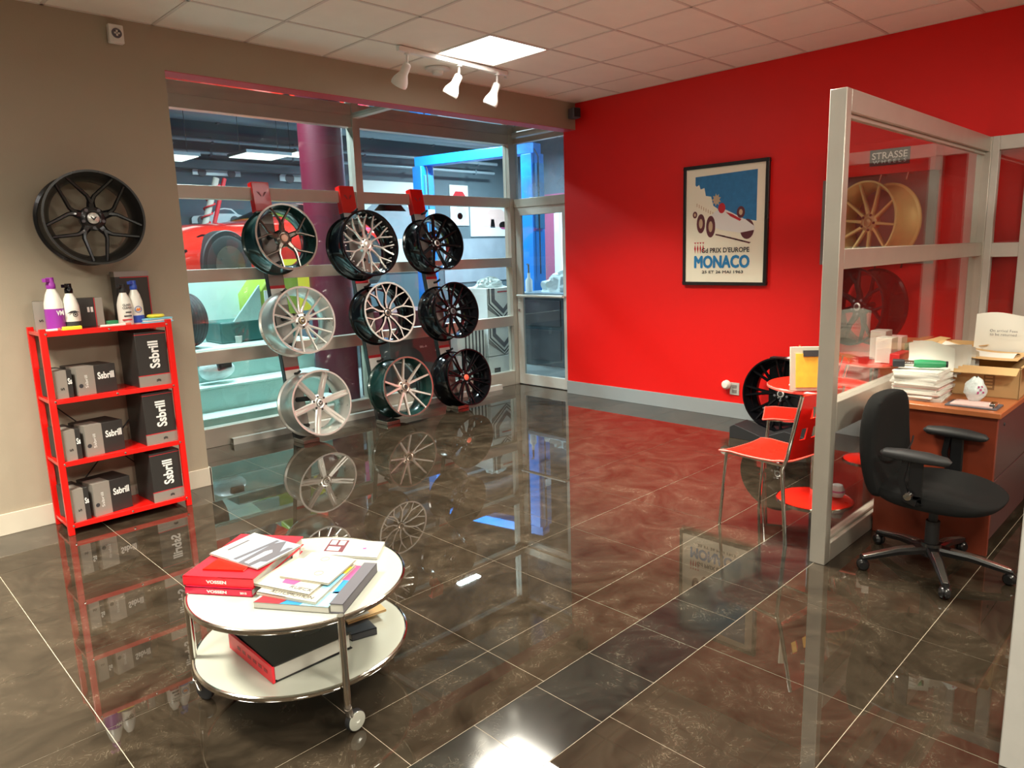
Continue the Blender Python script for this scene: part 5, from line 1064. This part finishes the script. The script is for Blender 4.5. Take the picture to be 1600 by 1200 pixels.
part('screen', MB().box(1.10, 1.26, 3.34, 3.352, 1.10, 1.24), 'exit_white', t); part('mesh_guard', MB().prism([(.75, .95), (1.05, .95), (1.05, 1.30)], (0, 3.36, 0), (1, 0, 0), (0, 0, 1), .03), 'teal_deck', t)
t = thing('plastic_bag', 'clear plastic bag with dark parts on the teal step at the left', 'bag', (.35, 3.0, .435))
part('bag', MB().grid(lambda u, v: Vector((.33+.17*math.cos(2*PI*u)*math.sin(PI*v)*(1+.2*math.sin(9*u)), 2.90+.08*math.sin(2*PI*u)*math.sin(PI*v), .56+.10*-math.cos(PI*v)+.0)), 24, 10), 'plastic_bag', t); part('parts', MB().obox((.40, 2.84, .60), (1, .2, .1), (-.2, 1, 0), (0, 0, 1), .14, .06, .07), 'black_satin', t, bevel=.01)
# chevron cartons and dark cartons beyond the right columns
def chevron(parent, x0, x1, y, z0, z1):
    w = x1-x0; cx = (x0+x1)/2; h = z1-z0
    def band(o0, o1, m, nm):
        P = lambda o: [(-w*.26-o, h), (-w*.26-o, h*.66-o*.45), (0, h*.36-o*1.15), (w*.26+o, h*.66-o*.45), (w*.26+o, h)]
        a, b = P(o0), P(o1); cl = lambda q: (max(-w/2, min(w/2, q[0])), max(0.0, min(h, q[1])))
        mb = MB()
        for i in range(4):
            qa = [cl(a[i]), cl(b[i]), cl(b[i+1]), cl(a[i+1])]
            if len({(round(p[0], 4), round(p[1], 4)) for p in qa}) < 3: continue
            mb.add([(cx+p[0], y-.001, z0+p[1]) for p in qa]+[(cx+p[0], y+.001, z0+p[1]) for p in qa], [(0,1,2,3),(7,6,5,4),(0,4,5,1),(1,5,6,2),(2,6,7,3),(3,7,4,0)])
        if mb.f: part(nm, mb, m, parent, smooth=0)
    band(.0, .055, 'ink_gray', 'printed_chevron')
    for k in range(5): band(.085+.035*k, .102+.035*k, 'ink', 'printed_stripe')
for z0, z1, lab in ((.0, .30, 'plain white carton at the bottom of the chevron-striped stack'), (.31, .72, 'white carton with black chevron stripes in the middle of the stack'), (.73, 1.13, 'white carton with black chevron stripes on top of the stack')):
    t = thing('carton', lab, 'box', (3.80, 2.9, z0)); part('body', MB().box(3.54, 4.06, 2.62, 3.2, z0, z1), 'poster_white', t, bevel=.004)
    if z0 > 0:
        chevron(t, 3.54, 4.06, 2.618, z0, z1)
        part('label', MB().box(3.71, 3.89, 2.615, 2.618, z0+.345, z0+.36), 'label_red', t)
    else: part('label', MB().box(3.62, 3.72, 2.615, 2.618, .10, .16), 'ink', t)
t = thing('carton', 'white side of a striped carton left of the chevron stack', 'box', (3.2, 2.9, 0)); part('body', MB().box(3.08, 3.52, 2.66, 3.2, 0, .66), 'poster_white', t, bevel=.004)
for k in range(6): part('printed_stripe', MB().box(3.20+.055*k, 3.22+.055*k, 2.657, 2.66, .02, .64), 'ink', t)
t = thing('carton', 'large black carton with a small pale label behind the middle rims', 'box', (2.5, 2.8, 0)); part('body', MB().box(2.10, 2.95, 2.62, 3.2, 0, .66), 'carton_black', t, bevel=.004); part('label', MB().box(2.72, 2.78, 2.617, 2.62, .48, .56), 'label_white', t)
text('lettering', 'SEL-A', (2.55, 2.6185, .55), (1, 0, 0), (0, 0, 1), .10, .022, 'label_white', t)
single('carton', MB().box(2.15, 2.9, 2.66, 3.2, .661, .95), 'maroon', 'dark maroon carton on the large black carton', 'box', bevel=.004)
def crumple(name, lab, cx, cy, z, rx, ry, h, seed, m='plastic_bag'):
    def f(u, v):
        a = 2*PI*u; r = math.sin(PI*v*.5+.0) if False else (1-v)**.45; nn = 1+.35*noise.noise(Vector((3*math.cos(a)+seed, 3*math.sin(a), 4*v)))
        return Vector((cx+rx*r*nn*math.cos(a), cy+ry*r*nn*math.sin(a), z+h*v*nn))
    return single(name, MB().grid(f, 28, 10), m, lab, 'plastic wrapping')
crumple('plastic_wrapping', 'crumpled clear plastic wrapping on top of the chevron cartons', 3.80, 2.85, 1.131, .22, .16, .12, 3)
# dark cabinet with plastic-wrapped bumper behind the door
t = thing('workbench', 'dark workbench with a pale top seen through the glass door', 'workbench', (5.4, 2.4, 0))
part('body', MB().box(4.85, 5.95, 1.0, 3.35, 0, .95), 'dark_cabinet', t, bevel=.01); part('worktop', MB().box(4.80, 6.0, .95, 3.4, .95, 1.0), 'pipe', t, bevel=.004)
for k in range(3): part('drawer', MB().box(4.835, 4.85, 1.05+.78*k, 1.78+.78*k, .55, .90), 'ink', t, bevel=.006); part('drawer', MB().box(4.835, 4.85, 1.05+.78*k, 1.78+.78*k, .08, .5), 'ink', t, bevel=.006)
crumple('plastic_wrapping', 'crumpled white plastic wrapping on the dark workbench behind the door, left heap', 5.3, 2.9, 1.001, .35, .35, .28, 1)
crumple('plastic_wrapping', 'crumpled white plastic wrapping on the dark workbench behind the door, right heap', 5.3, 2.0, 1.001, .40, .45, .30, 5)
single('bumper', MB().sweep([(4.95, 1.5, 1.32), (5.0, 2.0, 1.40), (5.05, 2.6, 1.36)], [.10, .12, .08], [.07, .08, .06], .7), 'black_satin', 'dark curved bumper resting on the plastic heaps behind the door', 'car part')
t = thing('spray_bottle', 'pale dispenser bottle standing at the left edge of the workbench', 'bottle', (4.92, 3.25, 1.0)); part('body', MB().lathe([(0, 0), (.05, 0), (.05, .16), (.02, .2), (.02, .26), (0, .26)], 20, Matrix.Translation((4.92, 3.25, 1.0))), 'exit_white', t); part('pump', MB().tube([(4.92, 3.25, 1.25), (4.92, 3.25, 1.38), (4.86, 3.22, 1.38)], .012, 8), 'chrome', t)

# ------------------------------------------------------------------ groups of repeats
def in_rack(o): return o.matrix_world.translation.x < -.6 and o.matrix_world.translation.y > .8
RULES = [('wheel_rim', lambda o: o.location.y > 1.3, 'wheel rims on the leaning display posts'), ('wheel_rim', lambda o: o.location.x > 3, 'black and gold rims at the red wall'),
    ('carton', lambda o: ROOTM[o.name].translation.x < -.6, 'cartons on the red rack'), ('carton', lambda o: ROOTM[o.name].translation.y > 2.5, 'cartons behind the glazing'),
    ('carton', lambda o: True, 'cartons on the far red table'), ('bottle', lambda o: ROOTM[o.name].translation.x < -.6, 'bottles on the rack top'),
    ('display_stand', lambda o: ROOTM[o.name].translation.y > 1, 'leaning display posts at the glazing'), ('pipe', lambda o: True, 'pipes along the workshop back wall'),
    ('workshop_light', lambda o: True, 'hanging workshop lights'), ('wall_poster', lambda o: True, 'posters on the workshop wall'), ('wall_cutout', lambda o: True, 'car cut-outs on the workshop wall'),
    ('book', lambda o: 'hardcover' in o['label'], 'red hardcover catalogues'), ('magazine', lambda o: True, 'magazines on the coffee table'), ('dining_chair', lambda o: True, 'red chairs'),
    ('bistro_table', lambda o: True, 'red bistro tables'), ('glass_partition', lambda o: True, 'office partition panels'), ('ceiling_beam', lambda o: True, 'workshop ceiling beams'),
    ('cardboard_box', lambda o: True, 'cardboard boxes on the desk'), ('marker_pen', lambda o: True, 'pens on the rack top')]
for o in COL.objects:
    if o.parent or 'label' not in o or 'group' in o: continue
    for nm, fn, g in RULES:
        if o.name.split('.')[0] == nm and fn(o): o['group'] = g; break
